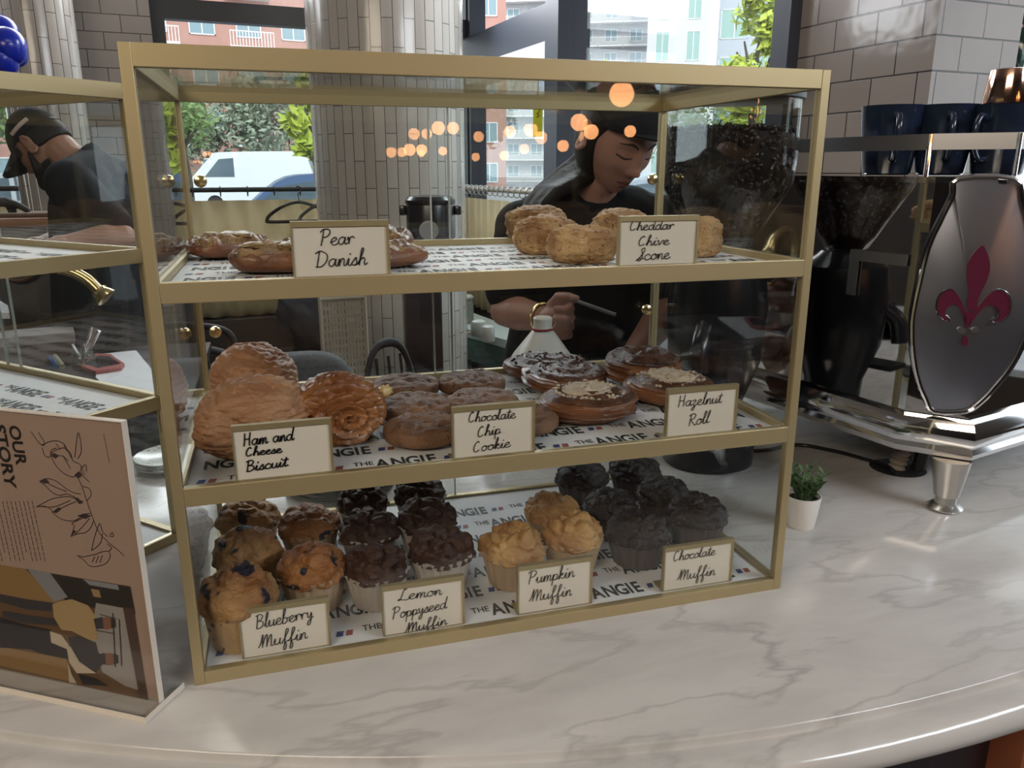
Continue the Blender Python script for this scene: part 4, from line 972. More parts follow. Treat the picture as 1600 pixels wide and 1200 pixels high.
    for i in range(n_):
        u = i / (n_ - 1); hs.append((Vector((h.x + 0.004, h.y, -0.02)).lerp(Vector((h.x + 0.03, h.y - 0.005, 0.11)), u) - O, 0.0155 + 0.0022 * math.cos(i * 2 * PI / 10)))
    tube(b, [q[0] for q in hs], [q[1] for q in hs], 16); obj('drain_hose', b, mat('beige_ribbed_hose', (0.33, 0.29, 0.24), 0.5), t)
    b = NB(); tube(b, [Vector((h.x + 0.040, h.y - 0.02, -0.02)) - O, Vector((h.x + 0.062, h.y - 0.02, 0.11)) - O], 0.014, 14); obj('water_hose', b, M['black_plastic'], t)
    return h, A, Bc, dl, dr
HOLE, MA, MBc, MDL, MDR = machine()
b = NB(); lathe(b, [(0.028, 0.0004), (0.052, 0.0012), (0.054, 0.0004)], (HOLE.x + 0.012, HOLE.y + 0.0, 0), 40, cap=False); lathe(b, [(0.0005, 0.0005), (0.050, 0.0006)], (HOLE.x + 0.012, HOLE.y, 0), 40, cap=False)
tag(obj('cable_grommet', b, M['black_matte']), 'round black cable hole in the marble under the coffee machine', 'grommet')
cb = [at_z(1165, 705, 0.004), at_z(1200, 703, 0.004), at_z(1245, 695, 0.004), at_z(1300, 704, 0.004), at_z(1350, 717, 0.004), at_z(1385, 728, 0.005), at_z(1402, 742, 0.003)]
b = NB(); tube(b, smooth_path(cb, 8), 0.0042, 10); tag(obj('power_cable', b, M['black_plastic']), 'black cable running over the marble into the round hole', 'cable')

# cups on the machine
def mug(p, r, h, yaw, label, m, handle=True, group='dark mugs on the coffee machine'):
    t = thing('mug', label, 'cup', p, (0, 0, yaw), group)
    b = NB(); lathe(b, [(r * 0.70, 0.0), (r * 0.76, 0.003), (r * 0.95, h * 0.75), (r, h), (r * 0.95, h), (r * 0.90, h * 0.75), (r * 0.7, 0.006)], n=40); obj('bowl', b, m, t)
    if handle:
        b = NB(); pts = [(r * 0.93, 0, h * 0.80), (r + 0.018, 0, h * 0.83), (r + 0.030, 0, h * 0.68), (r + 0.027, 0, h * 0.42), (r + 0.010, 0, h * 0.24), (r * 0.80, 0, h * 0.22)]
        tube(b, smooth_path(pts, 6), 0.0062, 10); obj('handle', b, m, t)
    return t
M['mug_blue'] = mat('dark_navy_glaze', (0.012, 0.020, 0.042), 0.16)
zt_ = 0.5795
c1, c2, c3 = at_z(1382, 276, 0.0), None, None
for px, d, lb in ((1384, 1.56, 'dark navy mug at the far left end of the cup rail'), (1466, 1.545, 'dark navy mug second from the left on the coffee machine'), (1556, 1.50, 'dark navy mug nearest the emblem panel, under the copper beaker')):
    q = at(px, 270, d); mug((q.x, q.y, zt_), 0.0575, 0.128 if px < 1500 else 0.125, math.atan2(CAM.y - q.y, CAM.x - q.x) + (0.15 if px < 1500 else -0.5), lb, M['mug_blue'])
    if px > 1500: q3 = q
b = NB(); lathe(b, [(0.041, 0.0), (0.0415, 0.002), (0.036, 0.050), (0.034, 0.060), (0.030, 0.0615), (0.003, 0.062)], n=36)
tag(obj('copper_beaker', b, mat('polished_copper', (0.78, 0.50, 0.38), 0.10, 1.0), loc=(q3.x, q3.y, zt_ + 0.126)), 'polished copper beaker upside down on the mug by the emblem panel', 'cup')

# ================================================================ coffee grinder behind the case's right end
def grinder():
    c = Vector((0.968, 0.505, 0)); t = thing('coffee_grinder', 'black coffee grinder with a big clear hopper of beans behind the case', 'coffee grinder', c)
    b = NB(); lathe(b, [(0.080, 0.0), (0.092, 0.004), (0.094, 0.05), (0.082, 0.062), (0.062, 0.075)], n=48); obj('base', b, M['black_plastic'], t)
    b = NB(); lathe(b, [(0.060, 0.07), (0.064, 0.14), (0.092, 0.22), (0.098, 0.33), (0.090, 0.39), (0.060, 0.41), (0.05, 0.42)], n=48); obj('body', b, M['black_plastic'], t)
    hp = [(0.040, 0.42), (0.058, 0.45), (0.095, 0.515), (0.122, 0.56), (0.1285, 0.60), (0.1285, 0.715)]
    b = NB(); lathe(b, hp + [(r - 0.003, z) for r, z in hp[::-1]], n=64, cap=False); obj('hopper', b, glass('hopper_plastic', (0.90, 0.90, 0.90), 1.5), t)
    b = NB(); lathe(b, [(0.130, 0.712), (0.133, 0.714), (0.133, 0.728), (0.128, 0.733), (0.06, 0.735), (0.002, 0.735)], n=56); obj('hopper_lid', b, mat('dark_grey_plastic', (0.05, 0.055, 0.06), 0.4), t)
    # the beans: one mound of them with individual beans showing at the wall and on top
    b = NB(); rnd = random.Random(9)
    lathe(b, [(0.034, 0.425), (0.052, 0.452), (0.088, 0.515), (0.114, 0.56), (0.1195, 0.60), (0.1195, 0.655), (0.06, 0.668), (0.002, 0.67)], n=56)
    for k in range(1700):
        u = rnd.random(); a = rnd.random() * 2 * PI
        if u < 0.72:
            z = rnd.uniform(0.455, 0.665); r = 0.1215
            for (r0, z0), (r1, z1) in zip(hp, hp[1:]):
                if z0 <= z <= z1: r = r0 + (r1 - r0) * (z - z0) / (z1 - z0) - 0.0075
            r = min(r, 0.1205)
        else: z = 0.662; r = 0.118 * math.sqrt(rnd.random())
        Mx = Matrix.Translation((r * math.cos(a), r * math.sin(a), z)) @ Matrix.Rotation(a, 4, 'Z') @ Matrix.Rotation(rnd.random() * 6, 4, 'X') @ Matrix.Diagonal((0.0032, 0.0068, 0.0046, 1))
        bmesh.ops.create_icosphere(b, subdivisions=1, radius=1, matrix=Mx)
    tag(obj('coffee_beans', b, mat('dark_roasted_beans', (0.022, 0.013, 0.009), 0.33), t), kind='stuff')
    b = NB(); tube(b, smooth_path([(-0.06, -0.06, 0.30), (-0.085, -0.09, 0.27), (-0.09, -0.10, 0.22)], 5), 0.018, 14); obj('spout', b, M['black_plastic'], t)
    b = NB(); box(b, (-0.10, -0.115, 0.165), (-0.03, -0.045, 0.175)); obj('portafilter_rest', b, M['black_plastic'], t)
grinder()
# ================================================================ behind the cases
def jug():
    p = at(848, 495, 1.70); t = thing('milk_jug', 'translucent white plastic milk jug with a red neck ring behind the hazelnut rolls', 'jug', (p.x, p.y, 0))
    m = mat('milky_plastic', (0.78, 0.77, 0.71), 0.35, sss=0.3)
    prof = [(0.070, 0.0), (0.080, 0.006), (0.083, 0.02), (0.083, 0.150), (0.079, 0.172), (0.062, 0.205), (0.042, 0.232), (0.027, 0.250), (0.022, 0.256)]
    def rf(r, z, a):
        if r < 0.03: return r
        k = min(1, max(0, (0.256 - z) / 0.09)); c, s = abs(math.cos(a)), abs(math.sin(a))
        sq = 1 / ((c ** 6 + s ** 6) ** (1 / 6)); return r * (1 + (min(sq, 1.22) - 1) * k * 0.6) * 0.96
    b = NB(); lathe(b, prof, n=64, rfun=rf); lathe(b, [(0.0215, 0.254), (0.0215, 0.262), (0.020, 0.264), (0.0205, 0.282), (0.018, 0.285), (0.017, 0.284)], n=32); obj('bottle', b, m, t)
    b = NB(); lathe(b, [(0.0215, 0.2565), (0.0238, 0.2575), (0.0238, 0.2605), (0.0215, 0.2615)], n=32, cap=False); obj('neck_ring', b, mat('red_ring', (0.34, 0.03, 0.035), 0.4), t)
jug()
M['plate'] = mat('off_white_glaze', (0.66, 0.65, 0.61), 0.2)
M['plate_line'] = mat('dark_rim_line', (0.05, 0.06, 0.055), 0.3)
for i in range(4):
    b = NB(); R = 0.105
    lathe(b, [(0.055, 0.0), (0.06, 0.001), (R, 0.010), (R + 0.001, 0.012), (R - 0.002, 0.0135), (0.062, 0.0045), (0.003, 0.004)], n=56)
    t = thing('plate', '%s cream plate of the stack behind the blueberry muffins' % ('lowest', 'second lowest', 'second highest', 'topmost')[i], 'plate', (0.218, 0.588, 0.0006 + 0.0085 * i), group='stacked cream plates')
    obj('dish', b, M['plate'], t)
    b = NB(); lathe(b, [(R + 0.0012, 0.0105), (R + 0.0016, 0.0122), (R - 0.001, 0.0140)], n=56, cap=False); obj('rim_line', b, M['plate_line'], t)
p = at_z(262, 742, 0)
for i in range(3):
    b = NB(); lathe(b, [(0.04, 0), (0.045, 0.001), (0.068, 0.010), (0.067, 0.012), (0.046, 0.004), (0.002, 0.004)], n=40)
    tag(obj('saucer', b, add_spots(mat('green_patterned_glaze', (0.62, 0.65, 0.60), 0.2), 60, 0.2, (0.12, 0.22, 0.18), 0.1), loc=(p.x, p.y + 0.05, 0.0006 + 0.007 * i)), '%s pale saucer with green marks left of the plate stack' % ('lowest', 'middle', 'topmost')[i], 'plate', 'green marked saucers')

# ---- low work table behind the left case, with things on it
TZ = -0.04
t = thing('work_table', 'dark wooden work table behind the left case', 'table', (-0.55, 1.83, FLOOR))
obj('table_top', boxm((-0.75, -0.42, TZ - 0.03 - FLOOR), (0.42, 0.42, TZ - FLOOR), 0.004), M['wood_dark'], t)
for x in (-0.70, 0.36):
    for y in (-0.37, 0.36): obj('leg', boxm((x, y, 0), (x + 0.05, y + 0.05, TZ - 0.03 - FLOOR)), M['wood_dark'], t)
def onz(px, py, z): return at_z(px, py, z)
def flat_sheet(name, pix, z, th, m, label, cat, bend=0.0, group=None):
    pts = [onz(x, y, z) for x, y in pix]; b = NB(); prism(b, pts, (0, 0, 1), th)
    return tag(obj(name, b, m, smooth=False), label, cat, group)
M['sheet'] = mat('white_sheet', (0.74, 0.75, 0.78), 0.7)
flat_sheet('paper_sheets', [(150, 592), (152, 556), (213, 550), (246, 590), (262, 616), (180, 622)], TZ + 0.0006, 0.006, M['sheet'], 'white paper sheets on the work table right of the phone', 'paper')
t = thing('tablet', 'phone in a red case lying on the work table before the white paper', 'phone', onz(165, 573, TZ + 0.0075))
q0 = onz(165, 573, TZ + 0.0075)
b = NB(); prism(b, [onz(x, y, TZ + 0.0075) - q0 for x, y in ((120, 574), (150, 557), (173, 558), (195, 573), (190, 579), (150, 585))], (0, 0, 1), 0.011); obj('case_shell', b, mat('red_case', (0.36, 0.09, 0.08), 0.5), t, smooth=False)
b = NB(); prism(b, [onz(x, y, TZ + 0.0188) - q0 for x, y in ((134, 568), (153, 556), (170, 557), (188, 568), (152, 575))], (0, 0, 1), 0.001); obj('screen', b, mat('dark_screen', (0.035, 0.03, 0.035), 0.2), t, smooth=False)
p = onz(132, 576, TZ + 0.0006)
t = thing('pen_jar', 'glass jar with silver pens standing on the work table', 'jar', p)
b = NB(); lathe(b, [(0.032, 0.0), (0.036, 0.003), (0.037, 0.04), (0.031, 0.050), (0.033, 0.058), (0.030, 0.058), (0.028, 0.05), (0.034, 0.04), (0.033, 0.005)], n=32); obj('jar_glass', b, glass('jar_glass', (0.80, 0.86, 0.84), 1.5), t)
for i, (dx, dy, dz) in enumerate(((0.05, 0.01, 0.13), (0.035, 0.015, 0.135), (0.06, -0.01, 0.125), (-0.03, 0.01, 0.08), (0.01, -0.02, 0.09))):
    b = NB(); tube(b, [(-dx * 0.2, -dy * 0.2, 0.006), (dx, dy, dz)], 0.0065, 10); obj('pen', b, M['chrome'], t)
for i, (x0, y0, x1, y1, c) in enumerate(((88, 571, 67, 549, (0.62, 0.64, 0.67)), (86, 573, 74, 560, (0.03, 0.09, 0.28)), (98, 573, 80, 560, (0.40, 0.42, 0.30)))):
    a, e_ = onz(x0, y0, TZ + 0.008), onz(x1, y1, TZ + 0.008); e_ = a + (e_ - a).normalized() * 0.14 + Vector((0, 0, 0.03))
    b = NB(); tube(b, [a, e_], [0.009, 0.007], 10); tag(obj('marker_pen', b, mat('marker_tone', c, 0.4)), ('white capped marker leaning left on the work table', 'blue marker lying beside the pen jar', 'greenish marker nearest the pen jar')[i], 'pen', 'markers beside the pen jar')
M['carton'] = mat('pale_carton', (0.25, 0.225, 0.215), 0.7); M['carton_dark'] = mat('brown_carton', (0.10, 0.07, 0.06), 0.7)
def carton(px, py, dx, dy, dz, yaw, z, m, label):
    q = onz(px, py, z); b = NB(); box(b, (-dx, -dy, 0), (dx, dy, dz), Matrix.Rotation(yaw, 4, 'Z'), bevel=0.002)
    t = thing('carton', label, 'box', (q.x, q.y, z + 0.0006), group='cartons on the work table'); obj('carton_body', b, m, t, smooth=False)
    b = NB(); box(b, (-dx - 0.003, -dy - 0.003, dz * 0.72), (dx + 0.003, dy + 0.003, dz + 0.003), Matrix.Rotation(yaw, 4, 'Z'), bevel=0.002); obj('carton_lid', b, M['carton'], t, smooth=False)
carton(52, 566, 0.13, 0.07, 0.10, 0.25, TZ, M['carton_dark'], 'brown carton with a pale lid on the work table behind the markers')
# papers standing at the far left
flat_sheet('paper_sheets', [(-40, 498), (16, 498), (14, 486), (-2, 476), (-40, 470)], TZ + 0.14, 0.02, M['sheet'], 'white papers at the left edge on top of the carton', 'paper')
# gooseneck tap
b = NB(); tip = at(157, 462, 2.2); base = Vector((tip.x - 0.36, tip.y + 0.10, TZ + 0.0005))
t = thing('bar_tap', 'polished brass gooseneck tap hanging into view behind the left case', 'tap', base)
pts = [(0, 0, 0), (0, 0, 0.24), (0.05, -0.02, 0.34), (0.16, -0.05, 0.375), (0.27, -0.08, 0.365), (0.325, -0.09, 0.34), (tip.x - base.x, tip.y - base.y, tip.z - base.z + 0.012)]
tube(b, smooth_path(pts, 8), 0.0155, 16); obj('spout_pipe', b, M['brass_bright'], t)
b = NB(); d = (Vector(pts[-1]) - Vector(pts[-2])).normalized(); Mx = Matrix.Translation(Vector(pts[-1]) - d * 0.006) @ d.to_track_quat('Z', 'Y').to_matrix().to_4x4()
lathe(b, [(0.017, 0.0), (0.022, 0.003), (0.021, 0.010), (0.025, 0.016), (0.028, 0.024), (0.030, 0.031), (0.026, 0.033)], n=28, M=Mx); obj('nozzle', b, M['brass_bright'], t)
b = NB(); lathe(b, [(0.03, 0), (0.03, 0.006), (0.02, 0.015)], n=24); obj('base_flange', b, M['brass_bright'], t)

# ---- cart with a wheel and a small dark figurine at the far left
c = at(40, 345, 3.3)
t = thing('wooden_cart', 'reddish wooden display cart with a wheel at the far left by the window', 'cart', (c.x - 0.10, c.y, FLOOR))
hz = at(40, 338, 3.3).z - FLOOR
obj('cart_top', boxm((-0.30, -0.15, hz - 0.035), (0.24, 0.2, hz), 0.004), M['wood_red'], t)
obj('cart_body', boxm((-0.28, -0.12, 0.30), (0.20, 0.18, hz - 0.035), 0.004), M['wood_dark'], t)
for x in (-0.26, 0.15): obj('leg', boxm((x, -0.1, 0), (x + 0.04, -0.06, 0.30)), M['wood_dark'], t)
for x in (-0.26, 0.15): obj('leg', boxm((x, 0.12, 0), (x + 0.04, 0.16, 0.30)), M['wood_dark'], t)
b = NB(); tube(b, [(0.08 + 0.085 * math.cos(a * PI / 16), -0.16, hz - 0.16 + 0.085 * math.sin(a * PI / 16)) for a in range(32)], 0.009, 8, closed=True)
for a in range(6): tube(b, [(0.08, -0.16, hz - 0.16), (0.08 + 0.08 * math.cos(a * PI / 3), -0.16, hz - 0.16 + 0.08 * math.sin(a * PI / 3))], 0.005, 6)
obj('wheel', b, M['wood_brown'], t)
obj('tray', boxm((0.02, -0.1, hz + 0.0003), (0.22, 0.1, hz + 0.018), 0.003), M['wood_brown'], t)
def limb(bm, pts, rs, n=14):
    pts = [Vector(p) for p in pts]
    tube(bm, pts, list(rs), n)
    for p, r in zip(pts, rs): bmesh.ops.create_icosphere(bm, subdivisions=3, radius=r * 0.995, matrix=Matrix.Translation(p))
def fuse(name, bm, voxel, m, parent=None, smooth=3, fac=0.5):
    """one continuous skin over everything in bm"""
    me = bpy.data.meshes.new('raw'); bm.to_mesh(me); bm.free(); o = bpy.data.objects.new('raw', me); COL.objects.link(o)
    r = o.modifiers.new('r', 'REMESH'); r.mode = 'VOXEL'; r.voxel_size = voxel; r.use_smooth_shade = True
    if smooth: s = o.modifiers.new('s', 'SMOOTH'); s.iterations = smooth; s.factor = fac
    me2 = evaluated(o, name); bpy.data.objects.remove(o); bpy.data.meshes.remove(me)
    me2.materials.clear(); me2.materials.append(m)
    for p in me2.polygons: p.use_smooth = True
    q = bpy.data.objects.new(name, me2); COL.objects.link(q)
    if parent is not None: q.parent = parent
    return q
fz = hz + FLOOR + 0.001
fc_ = at(10, 325, 3.25)
b = NB(); o0 = Vector((fc_.x, fc_.y, fz))
limb(b, [(-0.09, 0, 0.055), (0.0, 0, 0.06), (0.045, 0, 0.045), (0.075, 0, 0.025)], [0.024, 0.020, 0.014, 0.012]); 
for x in (-0.085, -0.06, 0.0, 0.02): limb(b, [(x, 0.008, 0.05), (x + 0.01, 0.008, 0.01)], [0.009, 0.007])
limb(b, [(-0.09, 0, 0.06), (-0.14, 0, 0.03)], [0.008, 0.004])
q = fuse('animal_figurine', b, 0.005, M['black_matte']); q.location = o0
tag(q, 'dark four legged animal figurine on the wooden cart', 'figurine')

# ================================================================ dining room behind
def dark_chair(px, py, d, yaw, label, arm=False, m='black_matte', group='dark dining chairs'):
    q = at(px, py, d); t = thing('dining_chair', label, 'chair', (q.x, q.y, FLOOR), (0, 0, yaw), group); H = q.z - FLOOR
    sh = 0.78
    obj('seat', boxm((-0.23, -0.22, sh - 0.045), (0.23, 0.22, sh), 0.015), M[m], t)
    for x in (-0.20, 0.20):
        for y in (-0.19, 0.19):
            b = NB(); tube(b, [(x, y, sh - 0.03), (x * 1.1, y * 1.15, 0)], [0.018, 0.013], 10); obj('leg', b, M[m], t)
    b = NB(); tube(b, smooth_path([(-0.22, 0.2, sh - 0.02), (-0.23, 0.25, sh + 0.22), (-0.14, 0.28, sh + 0.44), (0, 0.29, sh + 0.49), (0.14, 0.28, sh + 0.44), (0.23, 0.25, sh + 0.22), (0.22, 0.2, sh - 0.02)], 6), 0.018, 10); obj('back_frame', b, M[m], t)
    b = NB()
    for x in (-0.11, 0, 0.11): tube(b, [(x, 0.2, sh - 0.02), (x * 0.9, 0.275, sh + 0.44)], 0.010, 8)
    obj('back_spindles', b, M[m], t)
    if arm:
        for x in (-1, 1):
            b = NB(); tube(b, smooth_path([(0.22 * x, 0.24, sh + 0.22), (0.27 * x, 0.02, sh + 0.21), (0.26 * x, -0.18, sh + 0.16), (0.23 * x, -0.2, sh)], 6), 0.018, 10); obj('armrest', b, M[m], t)
    return t
# banquette under the back window, with cushions and coats
t = thing('window_bench', 'long grey banquette under the back window', 'bench', room(-1.15, 0.40, FLOOR), (0, 0, A2))
obj('bench_base', boxm((-0.80, -0.25, 0), (0.80, 0.20, 0.42)), M['wood_dark'], t)
M['grey_cloth'] = mat('charcoal_cloth', (0.055, 0.058, 0.066), 0.85, bump=(60, 0.4, 0.004)); M['grey_light'] = mat('worn_grey_cloth', (0.07, 0.07, 0.075), 0.85, bump=(40, 0.4, 0.004))
obj('seat_cushion', boxm((-0.80, -0.26, 0.421), (0.80, 0.20, 0.53), 0.02), M['grey_light'], t)
def drape(base, w_, d_, h, seed, m, label, cat='coat', name='coat'):
    sp = Vector((seed, seed * 2, 0)); b = NB()
    sphere_grid(b, lambda d: Vector((d.x * w_ * (1 + 0.15 * fbm(d * 1.6 + sp, 3)), d.y * d_ * (1 + 0.15 * fbm(d * 2 + sp, 3)), max(0, h * 0.5 + h * 0.55 * d.z * (1 + 0.12 * fbm(d * 2.5 + sp, 3)) + 0.02 * math.sin(d.x * 14 + 3 * d.z)))), 56, 40)
    return tag(obj(name, b, m, loc=base), label, cat)
q = room(-1.30, 0.42, FLOOR + 0.531); drape(q, 0.26, 0.16, 0.50, 3, M['grey_cloth'], 'dark grey coat heaped on the window bench')
# grey upholstered seat nearer, showing over the biscuits
q = at(425, 600, 2.6); t = thing('armchair', 'grey upholstered armchair with a rounded back behind the biscuits', 'armchair', (q.x, q.y + 0.1, FLOOR), (0, 0, 0.1))
def cush(w_, d_, h, z, y0): 
    b = NB(); sphere_grid(b, lambda d: Vector((w_ * (abs(d.x) ** 0.45) * (1 if d.x > 0 else -1), y0 + d_ * (abs(d.y) ** 0.5) * (1 if d.y > 0 else -1), z + h * (abs(d.z) ** 0.6) * (1 if d.z > 0 else -1))), 48, 32); return b
obj('seat_cushion', cush(0.24, 0.24, 0.09, 0.70, 0.0), M['grey_light'], t); obj('backrest', cush(0.25, 0.07, 0.27, 0.92, -0.24), M['grey_light'], t)
for x in (-0.2, 0.2):
    for y in (-0.2, 0.2):
        b = NB(); tube(b, [(x, y, 0.62), (x, y, 0)], [0.022, 0.016], 10); obj('leg', b, M['black_matte'], t)
# stand with the rice cooker before the column
q = at(674, 375, 3.05); SZ = q.z
t = thing('side_cabinet', 'tall dark cabinet before the round column carrying the black cooker', 'cabinet', (q.x, q.y, FLOOR), (0, 0, -0.2))
obj('cabinet_body', boxm((-0.11, -0.10, 0.03), (0.035, 0.10, SZ - FLOOR - 0.02), 0.003), M['wood_dark'], t); obj('cabinet_top', boxm((-0.13, -0.12, SZ - FLOOR - 0.02), (0.10, 0.12, SZ - FLOOR), 0.003), M['wood_brown'], t)
d_ = obj('cabinet_door', boxm((-0.10, -0.106, 0.06), (0.025, -0.1005, SZ - FLOOR - 0.05)), M['wood_dark'], t); b = NB(); lathe(b, [(0.006, 0), (0.01, 0.012), (0.0, 0.016)], n=12, M=Matrix.Translation((0.0, -0.106, 0.7)) @ Matrix.Rotation(PI / 2, 4, 'X')); obj('knob', b, M['brass_bright'], d_)
t = thing('rice_cooker', 'black round cooker with a dial standing before the round column', 'appliance', (q.x, q.y, SZ + 0.0006), (0, 0, -0.28))
R = 0.093
b = NB(); lathe(b, [(R * 0.9, 0), (R, 0.01), (R, 0.125), (R * 0.97, 0.135), (R * 1.02, 0.138), (R * 1.02, 0.150), (R * 0.9, 0.163), (R * 0.3, 0.168), (0.002, 0.168)], n=48); obj('pot_body', b, M['black_plastic'], t)
for x in (-1, 1):
    b = NB(); box(b, (x * R * 1.13 - 0.012, -0.02, 0.095), (x * R * 1.13 + 0.012, 0.02, 0.13), bevel=0.004); obj('handle', b, M['black_plastic'], t)
Mx = Matrix.Translation((0.0, -R - 0.001, 0.042)) @ Matrix.Rotation(PI / 2, 4, 'X')
b = NB(); lathe(b, [(0.036, -0.004), (0.036, 0.002), (0.030, 0.003), (0.030, 0.001), (0.014, 0.001), (0.014, 0.004), (0.006, 0.004), (0.006, 0.002), (0.001, 0.002)], n=36, M=Mx); obj('dial', b, mat('pale_dial', (0.22, 0.22, 0.23), 0.4), t)
# chairs
dark_chair(655, 560, 2.62, 0.6, 'tall dark armchair in front of the round column, seen over the cookies', True).scale = (0.55, 0.55, 0.92)
dark_chair(1052, 500, 4.0, -2.4, 'dark bentwood chair behind the right end of the middle shelf', False)
dark_chair(290, 520, 3.7, 1.6, 'dark chair beyond the left case near the pier', True)
# woven cane chair
q = at(537, 500, 3.4); t = thing('cane_chair', 'pale woven cane chair left of the round column', 'chair', (q.x, q.y, FLOOR), (0, 0, 0.12)); t.scale = (0.62, 0.75, 1.0)
m_ = mat('pale_cane', (0.40, 0.36, 0.29), 0.7)
b = NB()
for i in range(13):
    x = -0.14 + 0.28 * i / 12; box(b, (x - 0.006, 0, 0.80), (x + 0.006, 0.005, 1.20)); z = 0.80 + 0.40 * i / 12; box(b, (-0.146, 0.004, z - 0.006), (0.146, 0.009, z + 0.006))
obj('woven_back', b, m_, t, smooth=False)
b = NB(); tube(b, [(-0.155, 0.005, 0), (-0.155, 0.005, 1.22)], 0.012, 8); tube(b, [(0.155, 0.005, 0), (0.155, 0.005, 1.22)], 0.012, 8); tube(b, [(-0.155, 0.005, 1.21), (0.155, 0.005, 1.21)], 0.012, 8); obj('back_frame', b, m_, t)
obj('seat', boxm((-0.16, -0.33, 0.76), (0.16, 0.0, 0.79), 0.006), m_, t)
for x in (-0.14, 0.14):
    b = NB(); tube(b, [(x, -0.31, 0.76), (x, -0.33, 0)], 0.014, 8); obj('leg', b, m_, t)
# green topped table with a jar and two containers
GZ = -0.36
ps = [at_z(x, y, GZ) for x, y in ((668, 497), (790, 531), (845, 528), (740, 489))]
gc = sum(ps, Vector()) / 4
t = thing('dining_table', 'green topped dining table behind the milk jug', 'table', (gc.x, gc.y, FLOOR)); o0 = Vector((gc.x, gc.y, 0))
b = NB(); prism(b, [Vector((p.x, p.y, GZ - FLOOR)) - o0 for p in ps], (0, 0, -1), 0.05); obj('table_top', b, mat('pale_green_table_top', (0.40, 0.47, 0.45), 0.15), t, smooth=False)
b = NB(); prism(b, [(Vector((p.x, p.y, GZ - FLOOR - 0.051)) - o0) * 1.0 for p in ps], (0, 0, -1), 0.14); obj('apron', b, mat('dark_green_cloth', (0.04, 0.085, 0.075), 0.7), t, smooth=False)
for p in ps:
    b = NB(); v = (Vector((p.x, p.y, 0)) - o0) * 0.88; tube(b, [v, v + Vector((0, 0, GZ - FLOOR - 0.19))], 0.025, 10); obj('leg', b, M['black_matte'], t)
q = at_z(725, 503, GZ + 0.0006); t = thing('clip_top_jar', 'tall clip top glass jar on the green table', 'jar', q)
b = NB(); lathe(b, [(0.055, 0), (0.062, 0.004), (0.062, 0.13), (0.055, 0.145), (0.056, 0.15)], n=32); obj('jar_body', b, mat('cloudy_glass', (0.33, 0.36, 0.32), 0.2, trans=0.3), t)
b = NB(); lathe(b, [(0.058, 0.15), (0.064, 0.154), (0.064, 0.165), (0.05, 0.176), (0.01, 0.178)], n=32); obj('jar_lid', b, mat('cloudy_lid', (0.55, 0.57, 0.54), 0.15, trans=0.3), t)
b = NB(); tube(b, smooth_path([(-0.066, -0.01, 0.16), (-0.078, -0.01, 0.12), (-0.064, -0.01, 0.09)], 5), 0.004, 6); obj('clip', b, M['chrome'], t)
for px, py, r, h, lb in ((748, 524, 0.047, 0.092, 'squat grey tub with a rounded lid on the green table'), (763, 533, 0.038, 0.092, 'grey cylindrical tub nearest on the green table')):
    q = at_z(px, py, GZ + 0.0006); t = thing('tub', lb, 'container', q, group='grey tubs'); b = NB(); lathe(b, [(r * 0.95, 0), (r, 0.004), (r * 0.98, h * 0.8), (r * 0.85, h * 0.92)], n=28); obj('tub_body', b, mat('grey_tub', (0.36, 0.36, 0.33), 0.4), t)
    b = NB(); lathe(b, [(r * 0.86, h * 0.92), (r * 0.5, h), (0.002, h * 1.005)], n=28); obj('tub_lid', b, mat('grey_tub_lid', (0.45, 0.46, 0.44), 0.3), t)
a, e_ = at_z(727, 522, GZ + 0.008), at_z(752, 514, GZ + 0.008); b = NB(); tube(b, [a, e_], 0.006, 8); tag(obj('wooden_stick', b, mat('pale_wood', (0.55, 0.40, 0.22), 0.6)), 'pale wooden stick lying on the green table before the tubs', 'stick')

# ---- cafe rods, curtains, hangers
def rod(name, s, label, m):
    b = NB(); tube(b, s, 0.016, 10); return tag(obj(name, b, m), label, 'curtain rod')
def cafe_curtain(p0, p1, z0, z1, folds, label):
    b = NB(); n = folds * 12; d = (p1 - p0); nr = Vector((-d.y, d.x, 0)).normalized(); rows = []
    for z in (z0, (z0 + z1) / 2, z1):
        rows.append([b.verts.new(p0 + d * (i / n) + nr * (0.020 * math.sin(2 * PI * folds * i / n + 0.4 * math.sin(i * 0.21)) * (1.2 if z == z0 else 0.8)) + Vector((0, 0, z))) for i in range(n + 1)])
    for j in range(2):
        for i in range(n): b.faces.new((rows[j][i], rows[j][i + 1], rows[j + 1][i + 1], rows[j + 1][i]))
    o = obj('cafe_curtain', b, M['curtain']); s = o.modifiers.new('cloth', 'SOLIDIFY'); s.thickness = 0.002
    return tag(o, label, 'curtain')
RZ = 0.455
rod('curtain_rod', [room(-2.05, 0.10, RZ), room(-0.03, 0.10, RZ)], 'black cafe rod across the back window left of the round column', M['frame_black'])
rod('curtain_rod', [room(-3.48, 0.10, RZ + 0.02), room(-2.76, 0.10, RZ + 0.02)], 'black cafe rod across the far left window', M['frame_black'])
rod('curtain_rod', [room(-0.12, 0.12, RZ), room(-0.12, 1.45, RZ)], 'pale cafe rod across the right window beside the column', mat('pale_rod', (0.40, 0.36, 0.30), 0.4))
cafe_curtain(room(-2.03, 0.07), room(-0.05, 0.07), -0.40, RZ - 0.07, 14, 'cream cafe curtain below the back window rod, behind the hangers')
cafe_curtain(room(-3.42, 0.09), room(-2.78, 0.09), -0.40, RZ - 0.07, 6, 'cream cafe curtain at the far left window')
cafe_curtain(room(-0.11, 0.15), room(-0.11, 1.42), -0.40, RZ - 0.07, 10, 'cream cafe curtain right of the round column')
rng_ = None
